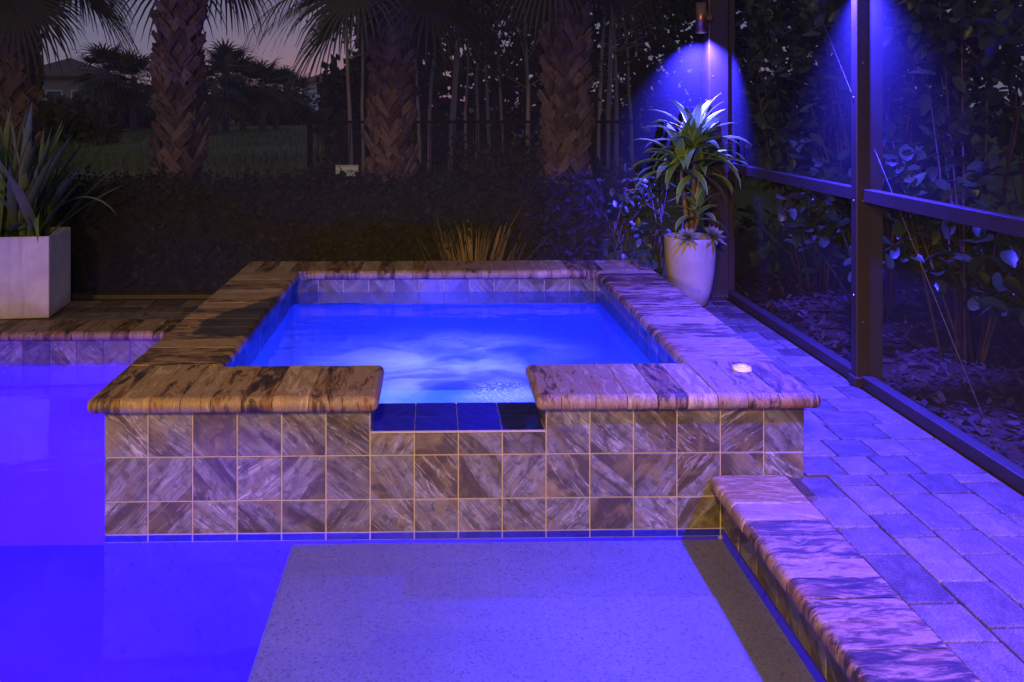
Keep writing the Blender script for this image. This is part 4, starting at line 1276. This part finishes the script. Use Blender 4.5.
# ------------------------------------------------------------------ far palms and houses
def far_palm(loc, h, r, label, seed, cr=1.5):
    rng = random.Random(seed)
    t = empty('distant_palm', loc, rng.uniform(0, 6), label, 'palm tree', 'palms far across the grass')
    mb = MB(); mb.tube([(0, 0, 0), (.05, 0, h * .5), (0, 0, h)], [r * 1.1, r, r * .9], 10, tone=(.9, .5, .5)); mb.build('trunk', M['boot'], t)
    mb = MB()
    for k in range(26):
        f = k / 26
        frond(mb, (0, 0, h - .1 - .3 * f), k * 2.4 + rng.uniform(-.3, .3), R(80) - f * R(115), cr * .5, cr * .62, rng, 16, 1.0, None, 0, 3.2)
    # wider leaflets are wanted at this distance
    mb.build('crown', M['palm'], t)
fp = [(104, 42, 3.2, 'distant palm just right of the dark left house'), (120, 46, 3.0, 'distant palm in the clump left of the tall palm'),
      (134, 44, 2.9, 'distant palm nearest the left side of the tall palm'), (214, 40, 2.5, 'distant palm nearest the right side of the tall palm'),
      (226, 44, 3.4, 'tallest distant palm right of the tall palm'), (243, 47, 2.9, 'distant palm right of the tallest distant one'),
      (262, 46, 2.6, 'distant palm above the end of the dark field'), (276, 50, 2.4, 'low distant palm left of the gap of sky'),
      (287, 60, 2.8, 'round headed distant palm in front of the far pale house'), (296, 62, 2.4, 'distant palm beside the far pale house')]
for k, (px, Y, h, lb) in enumerate(fp):
    far_palm(pbase(px, Y), h, .17, lb, 200 + k, 1.9)
for k, (px, Y, rx, h, lb) in enumerate(((150, 52, 3.5, 2.0, 'broad dark bush behind the tall palm trunk'), (90, 50, 2.6, 1.4, 'broad dark bush in front of the left house'),
                                         (255, 60, 4, 2.1, 'wide dark bush behind the distant palms'), (280, 64, 3.0, 1.8, 'wide dark bush left of the far pale house'), (345, 40, 1.4, .8, 'round bush below the far pale house'), (60, 30, 2.0, 1.3, 'dark bush low behind the planter leaves'))):
    bush(pbase(px, Y), rx, h, 2200, lb, 300 + k, 'bushes far across the grass', (.25, .5))


def house(name, loc, w_, d_, h, roofh, label, wallm, roofm, wins, over=.5):
    b = empty(name, loc, 0, label, 'house')
    mb = MB(); mb.box(-w_ / 2, w_ / 2, 0, d_, 0, h); mb.build('wall', wallm, b)
    mb = MB()
    x0, x1, y0, y1 = -w_ / 2 - over, w_ / 2 + over, -over, d_ + over
    rr = min(w_, d_) / 2 + over
    a = [mb.vert(p) for p in ((x0, y0, h), (x1, y0, h), (x1, y1, h), (x0, y1, h), (x0 + rr, (y0 + y1) / 2, h + roofh), (x1 - rr, (y0 + y1) / 2, h + roofh))]
    lo = [mb.vert(p) for p in ((x0, y0, h - .2), (x1, y0, h - .2), (x1, y1, h - .2), (x0, y1, h - .2))]
    for q in ((a[0], a[1], a[5], a[4]), (a[2], a[3], a[4], a[5]), (a[1], a[2], a[5]), (a[3], a[0], a[4])): mb.face(q)
    for k in range(4): mb.face((lo[k], lo[(k + 1) % 4], a[(k + 1) % 4], a[k]))
    mb.face((lo[3], lo[2], lo[1], lo[0]))
    mb.build('roof', roofm, b)
    for (wx, wz, ww, wh) in wins:
        mb = MB()
        for (p, q, r_, s) in ((wx - ww / 2 - .1, wx + ww / 2 + .1, wz - .1, wz), (wx - ww / 2 - .1, wx + ww / 2 + .1, wz + wh, wz + wh + .1), (wx - ww / 2 - .1, wx - ww / 2, wz, wz + wh), (wx + ww / 2, wx + ww / 2 + .1, wz, wz + wh)):
            mb.box(p, q, -.08, .02, r_, s)
        f = mb.build('window', M['trim'], b)
        mb = MB(); mb.box(wx - ww / 2, wx + ww / 2, -.03, -.01, wz, wz + wh); mb.build('pane', M['glass'], f)
    return b
h1 = house('hip_roofed_house', (at(52, 70), 70, gz), 6.5, 7, 3.9, 1.7, 'dark hip roofed house at far left behind the palm', M['stucco_tan'], M['roof_brown'], [(-1.8, 1, 1.2, 1.6), (.2, 1, 1.2, 1.6), (2.2, 1, 1, 1.6)])
h2 = house('two_storey_house', (at(322, 105), 105, gz), 5.0, 7, 4.5, 1.3, 'far pale two storey house with terracotta hip roof', M['stucco'], M['roof'], [(.9, 3.0, .9, 1.0)], .4)
h3 = house('garage_house', (at(345, 95), 95, gz), 4.2, 6, 2.2, 1.9, 'low pale house with terracotta roof in front of the two storey one', M['stucco'], M['roof'], [(-.4, .5, 1.4, 1.0)], .3)

# ------------------------------------------------------------------ render settings
scene.view_settings.view_transform = 'Standard'
scene.view_settings.look = 'None'
scene.view_settings.exposure = 0.0
scene.view_settings.gamma = 1.0
scene.view_settings.use_curve_mapping = False
c = scene.cycles
c.use_denoising = True
try: c.denoiser = 'OPENIMAGEDENOISE'
except Exception: pass
c.max_bounces = 8; c.diffuse_bounces = 4; c.glossy_bounces = 3; c.transmission_bounces = 4; c.transparent_max_bounces = 24
c.sample_clamp_indirect = 4.0
c.caustics_reflective = False; c.caustics_refractive = False
